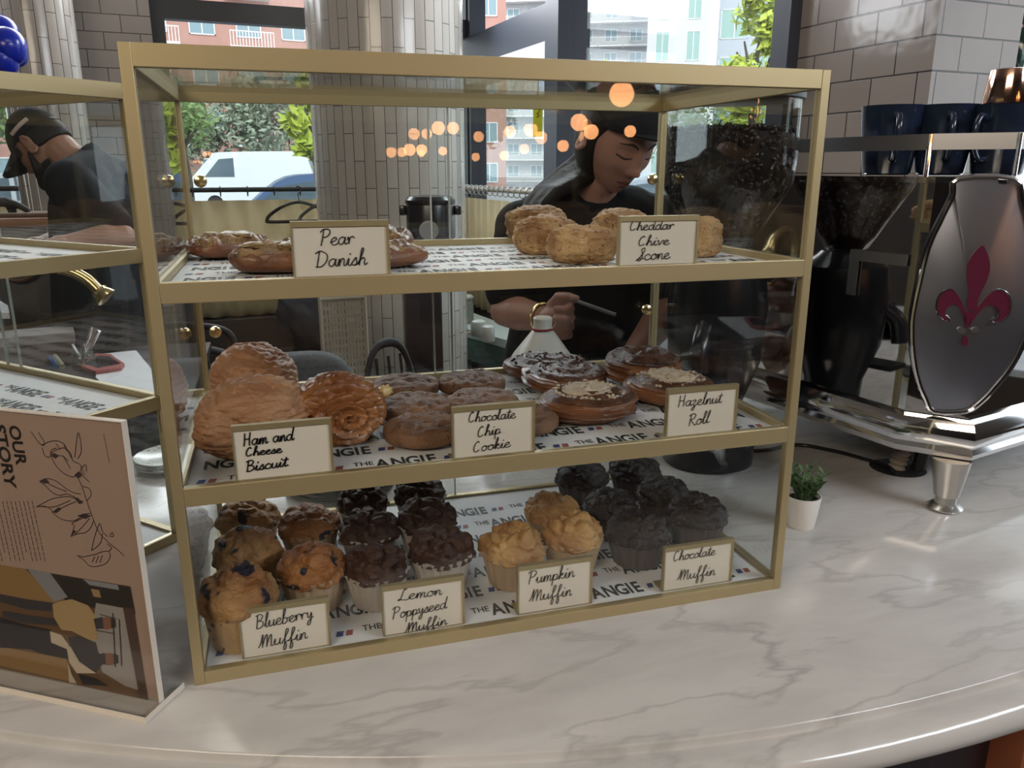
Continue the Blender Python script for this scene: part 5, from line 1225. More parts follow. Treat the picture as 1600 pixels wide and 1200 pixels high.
for w_i, (fa, n_) in enumerate(((lambda u: room(-2.0 + 1.9 * u, 0.10, RZ), 12), (lambda u: room(-0.12, 0.2 + 1.2 * u, RZ), 14))):
    for k in range(n_):
        q = fa(k / (n_ - 1)); ax = D2 if w_i == 0 else D1
        b = NB(); side = Vector((-ax.y, ax.x, 0)); tube(b, [side * 0.024 * math.cos(a * PI / 8) + Vector((0, 0, -0.010 + 0.032 * math.sin(a * PI / 8))) for a in range(16)], 0.0035, 6, closed=True)
        tag(obj('curtain_ring', b, M['frame_black'] if w_i == 0 else M['leg_steel'], loc=q), ('dark ring on the rod of the back window' if w_i == 0 else 'metal ring on the pale rod beside the column'), 'ring', 'rings on the back rod' if w_i == 0 else 'rings on the right rod')
def hanger(s, tshift, rotz, label):
    q = room(s, 0.10 + tshift, RZ + 0.016); b = NB(); r = 0.0115
    hk = [(0.0, 0, -0.02), (0.022, 0, 0.0), (0.018, 0, 0.022), (0, 0, 0.03), (-0.012, 0, 0.024)]
    b2 = smooth_path([(0, 0, -0.075), (0.002, 0, -0.045)] + hk, 5); tube(b, b2, 0.0035, 6)
    tube(b, smooth_path([(0, 0, -0.075), (0.10, 0, -0.10), (0.19, 0, -0.155), (0.215, 0, -0.19), (0.20, 0, -0.205), (0, 0, -0.205), (-0.20, 0, -0.205), (-0.215, 0, -0.19), (-0.19, 0, -0.155), (-0.10, 0, -0.10)], 5, True), r, 8, closed=True)
    o = obj('coat_hanger', b, M['black_plastic'], loc=q + Vector((0, 0, -0.026))); o.rotation_euler = (0, 0, rotz)
    return tag(o, label, 'hanger', 'black hangers on the back rod')
hanger(-1.33, 0.045, A2 - 0.10, 'left black coat hanger on the cafe rod'); hanger(-1.12, 0.065, A2 + 0.06, 'right black coat hanger on the cafe rod, overlapping the other')
# yellow tag hanging at the right window
q = at(840, 178, 4.75); b = NB(); Xr = rgt
t = thing('yellow_tag', 'bright yellow hanging tag at the window under the transom beam', 'tag', q)
prism(b, [Xr * x + Vector((0, 0, z)) for x, z in ((-0.028, -0.13), (0.030, -0.13), (0.030, 0.06), (0.022, 0.075), (0.006, 0.12), (-0.004, 0.12), (-0.016, 0.075), (-0.026, 0.06))], Vector((0.28, 0.96, 0)), 0.003); obj('tag_card', b, mat('bright_yellow', (0.85, 0.90, 0.02), 0.6), t, smooth=False)
b = NB(); tube(b, [(0, 0, 0.118), (0, 0, at_z(840, 95, 0).z * 0 + 1.19 - q.z)], 0.002, 6); obj('string', b, M['black_matte'], t)
b = NB(); ribbon(b, smooth_path([-fwd * 0.004 + Xr * x + Vector((0, 0, z)) for x, z in ((-0.006, 0.03), (0.006, 0.035), (0.008, 0.012), (-0.004, 0.0), (0.008, -0.012), (-0.006, -0.02))], 4), 0.005, -fwd); obj('printed_mark', b, M['ink'], t, smooth=False)
# balloons
for i, (px, py, r, lb) in enumerate(((12, 72, 0.085, 'lower right blue balloon of the bunch'), (2, 52, 0.085, 'uppermost blue balloon of the bunch'), (24, 84, 0.06, 'small blue balloon tucked at the right of the bunch'), (4, 92, 0.075, 'lowest blue balloon of the bunch'))):
    r *= 0.85; q = at(px + (-1 if i else 0), py, 3.3 + (0.10 if i in (1, 2) else 0)); t = thing('balloon', lb + ' at the top left', 'balloon', (q.x, q.y, q.z), group='blue balloons')
    b = NB(); sphere_grid(b, lambda d: Vector((d.x * r, d.y * r, d.z * r * (1.05 if d.z > 0 else 1.18)))  * (1.0 if d.z > -0.6 else 1 - 0.18 * (-d.z - 0.6)), 36, 26); lathe(b, [(0.004, -r * 1.10), (0.010, -r * 1.2)], n=10); obj('balloon_skin', b, mat('royal_blue_rubber', (0.008, 0.022, 0.33), 0.22), t)
    b = NB(); tube(b, [(0, 0, -r * 1.15), (0.02 * i, 0.01, FLOOR + 0.02 - q.z)], 0.0015, 5); obj('balloon_string', b, M['white_trim'], t)
    if i == 0:
        b = NB(); lathe(b, [(0.05, 0.0005), (0.05, 0.06), (0.02, 0.07)], n=20); tag(obj('balloon_weight', b, M['frame_blue'], loc=(q.x, q.y, FLOOR)), 'small weight on the floor holding the balloon strings', 'weight')
# things on a back shelf to the right of the grinder
bz = -0.10
t = thing('back_counter', 'dark low back counter beyond the coffee grinder', 'counter', (1.62, 1.75, FLOOR))
obj('counter_body', boxm((-0.30, -0.42, 0), (0.24, 0.5, bz - 0.03 - FLOOR)), M['wood_dark'], t); obj('counter_top', boxm((-0.32, -0.44, bz - 0.03 - FLOOR), (0.26, 0.52, bz - FLOOR), 0.003), M['black_matte'], t)
flat_sheet('napkin', [(1134, 500), (1150, 497), (1248, 499), (1262, 514), (1228, 527), (1172, 538)], bz + 0.0006, 0.012, mat('grey_white_napkin', (0.42, 0.44, 0.48), 0.8), 'folded grey white napkin on the back counter seen through the case', 'napkin')
q = at_z(1213, 505, bz + 0.013); b = NB(); lathe(b, [(0.02, 0), (0.034, 0.012), (0.036, 0.02), (0.03, 0.02), (0.02, 0.006)], n=24); tag(obj('red_bowl', b, mat('red_glaze', (0.45, 0.06, 0.08), 0.3), loc=q), 'small red bowl on the napkin behind the case', 'bowl')
# ================================================================ people
HS = 1.12
def gs(x, z, cx, cz, sx, sz): return math.exp(-((x - cx) / sx) ** 2 - ((z - cz) / sz) ** 2)
def head_pt(d):
    x, y, z = d.x * 0.073, d.y * 0.092, d.z * 0.113
    if z < 0.01:
        u = min(1, (0.01 - z) / 0.12); x *= 1 - 0.26 * u ** 1.4
        if d.y < 0: y *= 1 - 0.42 * u
    if d.y > 0: y *= 0.93
    if d.y > 0.15:
        f = min(1, (d.y - 0.15) / 0.3)
        s = 0
        s += 0.010 * gs(x, z, 0, 0.0, 0.009, 0.024) + 0.020 * gs(x, z, 0, -0.029, 0.011, 0.012)
        for q in (-1, 1):
            s += 0.007 * gs(x, z, q * 0.012, -0.034, 0.007, 0.007) - 0.010 * gs(x, z, q * 0.031, 0.006, 0.017, 0.012) + 0.0065 * gs(x, z, q * 0.031, 0.004, 0.011, 0.007)
            s += 0.005 * gs(x, z, q * 0.030, 0.026, 0.020, 0.007) + 0.005 * gs(x, z, q * 0.042, -0.022, 0.020, 0.020)
        s += 0.007 * gs(x, z, 0, -0.056, 0.020, 0.006) + 0.007 * gs(x, z, 0, -0.068, 0.017, 0.006) - 0.004 * gs(x, z, 0, -0.0622, 0.020, 0.0022) + 0.010 * gs(x, z, 0, -0.096, 0.020, 0.016) + 0.006 * (1 if z < -0.05 else 0) * min(1, (-0.05 - z) / 0.03)
        y += s * f
    return Vector((x, y, z)) * HS
class Head:
    def __init__(s, c, F):
        F = F.normalized(); U = (Vector((0, 0, 1)) - F * F.z).normalized(); R = F.cross(U)
        s.M = Matrix(((R.x, F.x, U.x, c.x), (R.y, F.y, U.y, c.y), (R.z, F.z, U.z, c.z), (0, 0, 0, 1))); s.c = c
    def add(s, bm):
        sphere_grid(bm, lambda d: s.M @ head_pt(d), 110, 84)
        for q in (-1, 1):                                                    # ears
            e = [s.M @ (Vector((q * (0.072 + 0.012 * math.sin(a) ** 2), -0.012 - 0.020 * math.cos(a * 1.0) * 0.8, -0.004 + 0.032 * math.sin(a * 1.0 - 0.2))) * HS) for a in [k * 2 * PI / 14 for k in range(14)]]
            tube(bm, e, 0.0058, 8, closed=True)
            bmesh.ops.create_icosphere(bm, subdivisions=2, radius=1, matrix=s.M @ Matrix.Translation((q * 0.075 * HS, -0.010 * HS, -0.004 * HS)) @ Matrix.Diagonal((0.007, 0.020, 0.030, 1)))
    def patch(s, name, body, up, lo, m, parent, off=0.0008):
        """a thin coloured skin over the face between two curves given as (x, z)"""
        from mathutils.bvhtree import BVHTree
        bv = BVHTree.FromPolygons([v.co.copy() for v in body.data.vertices], [tuple(p.vertices) for p in body.data.polygons])
        F = s.M.to_3x3() @ Vector((0, 1, 0)); b = NB(); rows = []
        U = smooth_path([(x, 0, z) for x, z in up], 4); L = smooth_path([(x, 0, z) for x, z in lo], 4)
        for a, c in zip(U, L):
            r = []
            for k in range(6):
                p = a.lerp(c, k / 5); o = s.M @ (Vector((p.x, 0.20, p.z)) * HS)
                h = bv.ray_cast(o, -F)[0]
                r.append(b.verts.new((h if h is not None else s.M @ (Vector((p.x, 0.09, p.z)) * HS)) + F * off))
            rows.append(r)
        for i in range(len(rows) - 1):
            for k in range(5): b.faces.new((rows[i][k], rows[i + 1][k], rows[i + 1][k + 1], rows[i][k + 1]))
        return obj(name, b, m, parent)
def cap_parts(h, m, parent, brim_up=0.0, brim_len=0.075, zl=0.030):
    b = NB()
    sphere_grid(b, lambda d: h.M @ (Vector((d.x * 0.082, d.y * 0.101 - 0.004, max(zl, d.z * 0.128 + 0.004))) * HS), 48, 40)
    o = obj('cap', b, m, parent)
    b = NB(); n = 24; top = []; bot = []
    for i in range(n + 1):
        a = PI * i / n; ca, sa = math.cos(a), math.sin(a); t_, bt = [], []
        for k in range(5):
            u = k / 4; x = 0.077 * ca * (1 - 0.04 * u); y = 0.062 * sa + 0.03 + u * brim_len * (sa ** 0.7 if sa > 0 else 0)
            z = zl + 0.004 - 0.022 * u - 0.014 * ca * ca + brim_up * u
            t_.append(b.verts.new(h.M @ (Vector((x, y, z)) * HS))); bt.append(b.verts.new(h.M @ (Vector((x, y, z - 0.004)) * HS)))
        top.append(t_); bot.append(bt)
    for i in range(n):
        for k in range(4):
            b.faces.new((top[i][k], top[i + 1][k], top[i + 1][k + 1], top[i][k + 1])); b.faces.new((bot[i][k], bot[i][k + 1], bot[i + 1][k + 1], bot[i + 1][k]))
        b.faces.new((top[i][4], top[i + 1][4], bot[i + 1][4], bot[i][4]))
    obj('brim', b, m, o)
    return o
def skin(name, a, b_): return mat(name, a, 0.5, noise_=(14, 0.6, b_), sss=0.12)
ZV = Vector((0, 0, 1)); away = Vector((math.sin(YAW), math.cos(YAW), 0)); toc = -away
def fingers(bm, wrist, palm, ax, curl, th, r=0.0098, open_=0.0):
    """a loosely closed hand: palm block, four unequal fingers curled about an axis, thumb from the side.
    ax: direction across the knuckles (index first), curl: direction the knuckles point, th: side the fingers fold to"""
    limb(bm, [wrist, wrist.lerp(palm, 0.5), palm], [0.027, 0.030, 0.030])
    for i in range(4):
        k = (1.5 - i) * 0.0205; base = palm + ax * k; ln = (0.94, 1.04, 0.98, 0.80)[i]
        limb(bm, [palm * 0.6 + base * 0.4, base + curl * 0.020], [0.017, 0.0125], 10)
        p0 = base + curl * 0.020; p1 = p0 + (curl * 0.6 + th * (0.8 - open_)).normalized() * 0.040 * ln; p2 = p1 + (curl * (-0.45 + open_) + th * 0.9).normalized() * 0.026 * ln; p3 = p2 + (curl * (-0.95 + open_ * 1.5) + th * 0.1).normalized() * 0.020 * ln
        limb(bm, [p0, p1, p2, p3], [r * 1.15, r * 1.05, r, r * 0.9], 10)
    b0 = palm.lerp(wrist, 0.45) + ax * 0.030; b1 = b0 + (ax * 0.8 + curl * 0.6 + th * 0.4).normalized() * 0.034; b2 = b1 + (curl * 0.85 + th * 0.45 + ax * 0.15).normalized() * 0.032; b3 = b2 + (curl * 0.8 + th * 0.25 - ax * 0.1).normalized() * 0.024
    limb(bm, [palm.lerp(wrist, 0.6), b0, b1, b2, b3], [0.018, 0.015, 0.0125, 0.011, 0.0095], 10)
    return b2, b3
M['shirt_black'] = mat('black_cotton', (0.009, 0.010, 0.013), 0.9, spec=0.2, bump=(25, 0.3, 0.006)); M['hair'] = mat('near_black_hair', (0.009, 0.007, 0.006), 0.6, spec=0.25, bump=(90, 0.6, 0.003)); M['denim_dark'] = mat('dark_trousers', (0.015, 0.017, 0.022), 0.8)

# ---- woman behind the middle case
def woman():
    hc = at(966, 214, 1.86); F = (toc * math.cos(math.radians(31)) + rgt * math.sin(math.radians(31))) * math.cos(math.radians(33)) - ZV * math.sin(math.radians(33))
    root = thing('person', 'woman in black cap and black shirt, head bowed, behind the middle case', 'person', (hc.x, hc.y + 0.25, FLOOR)); inv = Matrix.Translation(-Vector(root.location))
    H = Head(hc, F)
    neck = at(922, 318, 1.99); chest = at(915, 400, 2.04); waist = at(905, 500, 2.12); pel = at(900, 590, 2.20)
    shL, shR = at(815, 356, 2.0), at(1025, 345, 2.02)
    elL, wrL = at(790, 486, 1.98), at(856, 498, 1.84); pm = at(868, 497, 1.82)
    elR, wrR = at(1048, 480, 1.98), at(985, 560, 1.84); pmR = at(968, 572, 1.82)
    b = NB(); H.add(b)
    limb(b, [hc - F * 0.02 - H.M.to_3x3() @ Vector((0, 0, 0.06)), neck.lerp(hc, 0.35), neck], [0.056, 0.052, 0.062])
    limb(b, [neck, shL.lerp(neck, 0.4), shL, shL.lerp(elL, 0.5), elL], [0.06, 0.058, 0.056, 0.046, 0.038]); limb(b, [neck, shR.lerp(neck, 0.4), shR, shR.lerp(elR, 0.5), elR], [0.06, 0.058, 0.056, 0.046, 0.038])
    limb(b, [elL, elL.lerp(wrL, 0.35), wrL], [0.039, 0.042, 0.027]); limb(b, [elR, elR.lerp(wrR, 0.35), wrR], [0.039, 0.042, 0.027])
    for dx in (-0.09, 0, 0.09):
        limb(b, [neck.lerp(chest, 0.45) + rgt * dx, chest + rgt * dx, waist + rgt * dx * 0.8, pel + rgt * dx], [0.085, 0.10, 0.085, 0.105])
    for q in (-1, 1):
        hip = pel + rgt * 0.09 * q; kn = Vector((hip.x, hip.y + 0.02, FLOOR + 0.50)); an = Vector((hip.x, hip.y + 0.05, FLOOR + 0.08)); limb(b, [hip, kn, an, an + toc * 0.16 - ZV * 0.035], [0.095, 0.062, 0.042, 0.036])
    cr = (rgt * 0.75 + toc * 0.45).normalized()
    t1, t2 = fingers(b, wrL, pm, ZV, cr, (toc * 0.9 - rgt * 0.1).normalized()); fingers(b, wrR, pmR, ZV * 0.6 + toc * 0.6, (-rgt * 0.8 - ZV * 0.4).normalized(), (toc * 0.5 - ZV * 0.8).normalized())
    b.transform(inv); body = fuse('body', b, 0.0042, skin('warm_skin', (0.30, 0.155, 0.115), (0.37, 0.20, 0.155)), root)
    H2 = Head(hc - Vector(root.location), F)
    lips = mat('lips', (0.26, 0.085, 0.075), 0.4); dk = mat('brow_dark', (0.022, 0.014, 0.012), 0.7)
    H2.patch('mouth', body, [(-0.021, -0.062), (-0.010, -0.055), (0, -0.0565), (0.010, -0.055), (0.021, -0.062)], [(-0.021, -0.0625), (-0.010, -0.071), (0, -0.0735), (0.010, -0.071), (0.021, -0.0625)], lips, body)
    H2.patch('mouth_line', body, [(-0.021, -0.0615), (-0.010, -0.061), (0, -0.0618), (0.010, -0.061), (0.021, -0.0615)], [(-0.021, -0.0627), (-0.010, -0.0627), (0, -0.0634), (0.010, -0.0627), (0.021, -0.0627)], dk, body, 0.0012)
    for q in (-1, 1):
        H2.patch('eyebrow', body, [(q * 0.013, 0.025), (q * 0.028, 0.0315), (q * 0.048, 0.024)], [(q * 0.013, 0.0205), (q * 0.028, 0.0265), (q * 0.048, 0.0225)], dk, body)
        H2.patch('eyelashes', body, [(q * 0.016, 0.0005), (q * 0.031, -0.0025), (q * 0.046, 0.0015)], [(q * 0.016, -0.0012), (q * 0.031, -0.006), (q * 0.048, -0.001)], dk, body)
    # shirt
    b = NB()
    for dx in (-0.095, 0, 0.095): limb(b, [neck.lerp(chest, 0.45) + rgt * dx, chest + rgt * dx, waist + rgt * dx * 0.85, pel + rgt * dx], [0.100, 0.115, 0.102, 0.118])
    limb(b, [neck.lerp(chest, 0.06), shL.lerp(neck, 0.4), shL, shL.lerp(elL, 0.74)], [0.066, 0.072, 0.070, 0.064]); limb(b, [neck.lerp(chest, 0.06), shR.lerp(neck, 0.4), shR, shR.lerp(elR, 0.74)], [0.066, 0.072, 0.070, 0.064])
    b.transform(inv); fuse('shirt', b, 0.009, M['shirt_black'], root, 4)
    b = NB()
    for q in (-1, 1):
        hip = pel + rgt * 0.09 * q; kn = Vector((hip.x, hip.y + 0.02, FLOOR + 0.50)); an = Vector((hip.x, hip.y + 0.05, FLOOR + 0.12)); limb(b, [hip, kn, an], [0.108, 0.076, 0.060])
    b.transform(inv); fuse('trousers', b, 0.012, M['denim_dark'], root, 4)
    b = NB(); R3 = H.M.to_3x3()
    sphere_grid(b, lambda d: H.M @ (Vector((d.x * 0.080, min(d.y * 0.100, 0.028 + 0.05 * max(0, d.z)) - 0.006, d.z * 0.119 + (0.006 if d.z > 0 else 0))) * HS), 48, 36)
    for k in range(13):                                                      # long strands falling over her right shoulder
        u = k / 12; s0 = H.M @ (Vector((-0.080 + 0.035 * u, -0.012 - 0.075 * u, 0.03)) * HS); s1 = H.M @ (Vector((-0.095 + 0.04 * u, -0.02 - 0.085 * u, -0.06)) * HS)
        e0 = at(872 - 30 * u, 300, 1.86 + 0.10 * u); e1 = at(845 - 26 * u, 352 + 16 * math.sin(k), 1.86 + 0.1 * u); e2 = at(836 - 30 * u, 392 + 10 * math.cos(k), 1.88 + 0.08 * u)
        limb(b, smooth_path([s0, s1, e0, e1, e2], 3), [0.017] * 9 + [0.013, 0.010, 0.008, 0.005], 8)
    b.transform(inv); fuse('hair', b, 0.007, M['hair'], root, 2)
    cp = NB(); cp.free(); cap_parts(H2, mat('black_cap_cloth', (0.012, 0.012, 0.016), 0.9, spec=0.2), root, 0.034, 0.040, 0.056)
    # bracelet
    b = NB(); ax = (wrL - elL).normalized(); u = ax.cross(ZV).normalized(); v = ax.cross(u); c = wrL.lerp(elL, 0.12)
    tube(b, [c + (u * math.cos(a * PI / 10) + v * math.sin(a * PI / 10)) * 0.034 for a in range(20)], 0.004, 8, closed=True); b.transform(inv); obj('bracelet', b, M['brass_bright'], root)
    b = NB(); a_ = t2 + rgt * -0.012; e_ = at(962, 492, 1.74); tube(b, [a_, e_], 0.0042, 8); tag(obj('writing_pen', b, mat('dark_grey_pen', (0.20, 0.20, 0.21), 0.4)), 'thin grey pen in the hand of the woman', 'pen')
woman()
# ---- man at the left
def man():
    D = 2.95; hc = at(66, 229, D); F = (-rgt * 0.97 + away * 0.12).normalized() * math.cos(math.radians(38)) - ZV * math.sin(math.radians(38))
    neck = at(146, 262, D + 0.02); chest = at(158, 330, D + 0.02); waist = at(160, 430, D + 0.02); pel = at(165, 520, D + 0.02)
    root = thing('person', 'bearded man in black cap and shirt, bowing to the left, behind the left case', 'person', (pel.x, pel.y, FLOOR)); inv = Matrix.Translation(-Vector(root.location))
    H = Head(hc, F); shN, shF = neck.lerp(chest, 0.35) + toc * 0.20 + rgt * 0.012, neck.lerp(chest, 0.35) + away * 0.20
    elN, wrN, pN = at(190, 372, D - 0.26), at(112, 380, D - 0.36), at(92, 382, D - 0.38)
    elF, wrF, pF = at(120, 372, D + 0.25), at(70, 380, D + 0.05), at(52, 383, D)
    b = NB(); H.add(b)
    limb(b, [hc - F * 0.045 - H.M.to_3x3() @ Vector((0, 0, 0.05)), at(112, 252, D), neck], [0.066, 0.066, 0.074])
    for sh, el, wr, pmx in ((shN, elN, wrN, pN), (shF, elF, wrF, pF)):
        limb(b, [neck, sh, sh.lerp(el, 0.5), el], [0.07, 0.068, 0.058, 0.048]); limb(b, [el, el.lerp(wr, 0.3), wr], [0.049, 0.053, 0.032]); fingers(b, wr, pmx, (ZV * 0.5 + toc * 0.8).normalized(), (-rgt * 0.9 - ZV * 0.3).normalized(), (-ZV * 0.8 + rgt * 0.1).normalized(), 0.0105, 0.3)
    for dy in (-0.10, 0, 0.10): limb(b, [neck.lerp(chest, 0.35) + away * dy, chest + away * dy, waist + away * dy, pel + away * dy], [0.085, 0.105, 0.10, 0.11])
    for q in (-1, 1):
        hip = pel + away * 0.10 * q; limb(b, [hip, Vector((hip.x, hip.y, FLOOR + 0.53)), Vector((hip.x + 0.02, hip.y, FLOOR + 0.09)), Vector((hip.x + 0.02, hip.y, FLOOR + 0.05)) - rgt * 0.18], [0.105, 0.070, 0.048, 0.042])
    b.transform(inv); body = fuse('body', b, 0.0048, skin('tan_skin', (0.25, 0.13, 0.085), (0.31, 0.17, 0.115)), root)
    H2 = Head(hc - Vector(root.location), F); dk = mat('dark_brow', (0.018, 0.013, 0.011), 0.7)
    for q in (-1, 1): H2.patch('eyebrow', body, [(q * 0.012, 0.026), (q * 0.03, 0.033), (q * 0.05, 0.025)], [(q * 0.012, 0.020), (q * 0.03, 0.026), (q * 0.05, 0.022)], dk, body)
    H2.patch('mouth', body, [(-0.022, -0.062), (0, -0.056), (0.022, -0.062)], [(-0.022, -0.063), (0, -0.072), (0.022, -0.063)], mat('lips_dark', (0.18, 0.07, 0.06), 0.5), body)
    b = NB()                                                                  # beard and hair
    sphere_grid(b, lambda d: H.M @ ((head_pt(d) / HS * 1.045 + Vector((0, 0.001, -0.004))) * HS if (d.z < -0.50) else (head_pt(d) * 0.9)), 72, 56)
    for q in (-1, 1): limb(b, [H.M @ (Vector((q * 0.066, 0.012, -0.02)) * HS), H.M @ (Vector((q * 0.058, 0.034, -0.065)) * HS), H.M @ (Vector((q * 0.03, 0.068, -0.105)) * HS)], [0.010, 0.015, 0.020])
    b.transform(inv); fuse('beard', b, 0.005, M['hair'], root, 2)
    b = NB(); sphere_grid(b, lambda d: H.M @ (Vector((d.x * 0.079, min(d.y * 0.098, 0.01 + 0.06 * max(0, d.z)) - 0.008, d.z * 0.118 + 0.004 if d.z > -0.25 else -0.026)) * HS), 48, 36); b.transform(inv); fuse('hair', b, 0.006, M['hair'], root, 2)
    cap_parts(H2, mat('black_cap_twill', (0.010, 0.010, 0.012), 0.9, spec=0.2), root, 0.0, 0.085)
    b = NB(); tube(b, [H2.M @ (Vector((-0.0835 * math.cos(a), 0.101 * math.sin(a) - 0.004, 0.052 - 0.01 * math.sin(a))) * HS) for a in (-0.62, -0.45, -0.3, -0.15, 0.0, 0.12)], 0.007, 8); obj('cap_strap', b, mat('pale_strap', (0.42, 0.33, 0.28), 0.7), root)
    b = NB()
    for dy in (-0.105, 0, 0.105): limb(b, [neck.lerp(chest, 0.35) + away * dy, chest + away * dy, waist + away * dy, pel + away * dy], [0.100, 0.125, 0.122, 0.125])
    for sh, el in ((shN, elN), (shF, elF)): limb(b, [neck.lerp(chest, 0.05), sh, sh.lerp(el, 0.80)], [0.082, 0.086, 0.076])
    c0 = neck.lerp(hc, 0.12); ax = (hc - neck).normalized(); u = ax.cross(ZV).normalized(); v = ax.cross(u)
    tube(b, [c0 + (u * math.cos(a * PI / 10) + v * math.sin(a * PI / 10)) * 0.078 for a in range(20)], 0.013, 8, closed=True)
    b.transform(inv); fuse('shirt', b, 0.009, M['shirt_black'], root, 4)
    b = NB()
    for q in (-1, 1):
        hip = pel + away * 0.10 * q; limb(b, [hip, Vector((hip.x, hip.y, FLOOR + 0.53)), Vector((hip.x + 0.02, hip.y, FLOOR + 0.12))], [0.12, 0.085, 0.065])
    b.transform(inv); fuse('trousers', b, 0.012, M['denim_dark'], root, 4)
man()

# ================================================================ pendant lamps over the guests' side (they mirror in the front glass)
def pendant(px, py, Y, r, label):
    """hung where its mirror image in the front pane (y = 0.004) lies in the direction of px, py"""
    v = at_y(px, py, 0.004 * 2 - Y); z = v.z
    t = thing('pendant_lamp', label, 'lamp', (v.x, Y, z), group='pendant lamps behind the viewer')
    b = NB(); sphere_grid(b, lambda d: d * r, 28, 20); obj('globe', b, mat('lit_amber_globe', (0.9, 0.6, 0.4), 0.4, emit=((1.0, 0.42, 0.16), 11.0)), t)
    b = NB(); tube(b, [(0, 0, r * 0.96), (0, 0, CEIL - z)], 0.004, 6); lathe(b, [(0.025, r * 0.93), (0.02, r + 0.05)], n=14); obj('cord', b, M['black_matte'], t)
for k, a in enumerate(((972, 147, -2.4, 0.052), (905, 191, -3.3, 0.045), (924, 206, -3.3, 0.040), (880, 228, -4.2, 0.038), (985, 205, -3.7, 0.035), (685, 200, -4.0, 0.040), (708, 200, -4.0, 0.036), (640, 234, -4.6, 0.040), (659, 234, -4.6, 0.036), (692, 236, -4.8, 0.030), (797, 206, -4.4, 0.040), (788, 243, -4.8, 0.034))):
    pendant(*a, 'amber glowing globe lamp hanging behind the viewer, mirrored in the case glass')
# ================================================================ street outside
GZ0 = FLOOR - 0.06
bm = NB(); box(bm, (-80, -10, GZ0 - 0.2), (160, 180, GZ0)); struct('ground', bm, M['asphalt'], 'grey street outside the windows')
def facade(name, label, c, yaw, W, Dp, Hh, wall, rows, cols, glass_m, win=(0.5, 0.6), balcony=False, z0=0.0, frame=None):
    """a block whose long face looks back at the cafe; every window is a part"""
    t = thing(name, label, 'building', (c.x, c.y, GZ0), (0, 0, yaw), 'buildings across the street')
    obj('wall', boxm((-W / 2, 0, 0), (W / 2, Dp, Hh)), wall, t, smooth=False)
    fh = (Hh - z0) / rows; cw = W / cols; proto = None; bal = None
    ww, wh = cw * win[0], fh * win[1]
    for r in range(rows):
        for k in range(cols):
            x, z = -W / 2 + cw * (k + 0.5), z0 + fh * r + fh * 0.5
            if proto is None:
                b = NB()
                for a, e in (((-ww / 2, -0.06, -wh / 2), (-ww / 2 + 0.08, 0.02, wh / 2)), ((ww / 2 - 0.08, -0.06, -wh / 2), (ww / 2, 0.02, wh / 2)), ((-ww / 2, -0.06, wh / 2 - 0.08), (ww / 2, 0.02, wh / 2)), ((-ww / 2, -0.06, -wh / 2), (ww / 2, 0.02, -wh / 2 + 0.08)), ((-0.04, -0.05, -wh / 2), (0.04, 0.02, wh / 2))): box(b, a, e)
                proto = obj('window', b, frame or M['white_trim'], t, smooth=False); b = NB(); box(b, (-ww / 2 + 0.02, -0.02, -wh / 2 + 0.02), (ww / 2 - 0.02, -0.01, wh / 2 - 0.02)); obj('pane', b, glass_m, proto, smooth=False); o = proto
            else: o = copy_tree(proto, t)
            o.location = (x, 0, z)
            if balcony and k % balcony == 0:
                if bal is None:
                    b = NB(); box(b, (-cw * 0.48, -1.3, -0.1), (cw * 0.48, 0, 0.06)); bal = obj('balcony', b, M['white_trim'], t, smooth=False)
                    b = NB()
                    for i in range(15): xx = -cw * 0.47 + cw * 0.94 * i / 14; box(b, (xx - 0.025, -1.28, 0.06), (xx + 0.025, -1.24, 1.0))
                    box(b, (-cw * 0.48, -1.3, 1.0), (cw * 0.48, -1.22, 1.07)); obj('railing', b, M['white_trim'], bal, smooth=False); o = bal
                else: o = copy_tree(bal, t)
                o.location = (x, 0, z - fh * 0.48)
    return t
brick_red = mat('red_brick_far', (0.42, 0.22, 0.18), 0.8, noise_=(0.8, 0.6, (0.48, 0.27, 0.22))); pale = mat('white_render_far', (0.60, 0.61, 0.62), 0.7); greyw = mat('grey_panel_far', (0.44, 0.48, 0.53), 0.6); beige = mat('pale_concrete_far', (0.44, 0.45, 0.46), 0.7)
gl_b = mat('far_window_blue', (0.22, 0.32, 0.36), 0.08); gl_g = mat('far_window_green', (0.30, 0.46, 0.42), 0.08)
def gp(px, d): q = at(px, 263, d); return q
ya = lambda px: -math.atan2(ray(px, 263).x, ray(px, 263).y)
facade('brick_apartment_building', 'red brick apartment building seen through the left and middle windows', gp(300, 58), ya(300) + 0.1, 32, 8, 27, brick_red, 8, 10, gl_b, (0.55, 0.5), 2)
facade('balcony_apartment_building', 'pale apartment block with stacked balconies right of the round column', gp(893, 112), ya(893) - 0.1, 20, 9, 44, beige, 15, 6, gl_b, (0.5, 0.55), 1)
facade('white_apartment_building', 'white rendered building with narrow window strips behind the case top right', gp(1049, 90), ya(1049), 6.6, 8, 42, pale, 10, 2, gl_g, (0.45, 0.72))
facade('glass_office_building', 'grey building with wide green glazed bays at the upper right window', gp(1182, 90), ya(1182), 10.4, 8, 44, greyw, 9, 3, gl_g, (0.86, 0.62))
facade('low_brick_building', 'reddish low building seen just right of the round column', gp(765, 62), ya(765), 2.6, 6, 30, brick_red, 10, 1, gl_b, (0.5, 0.5))
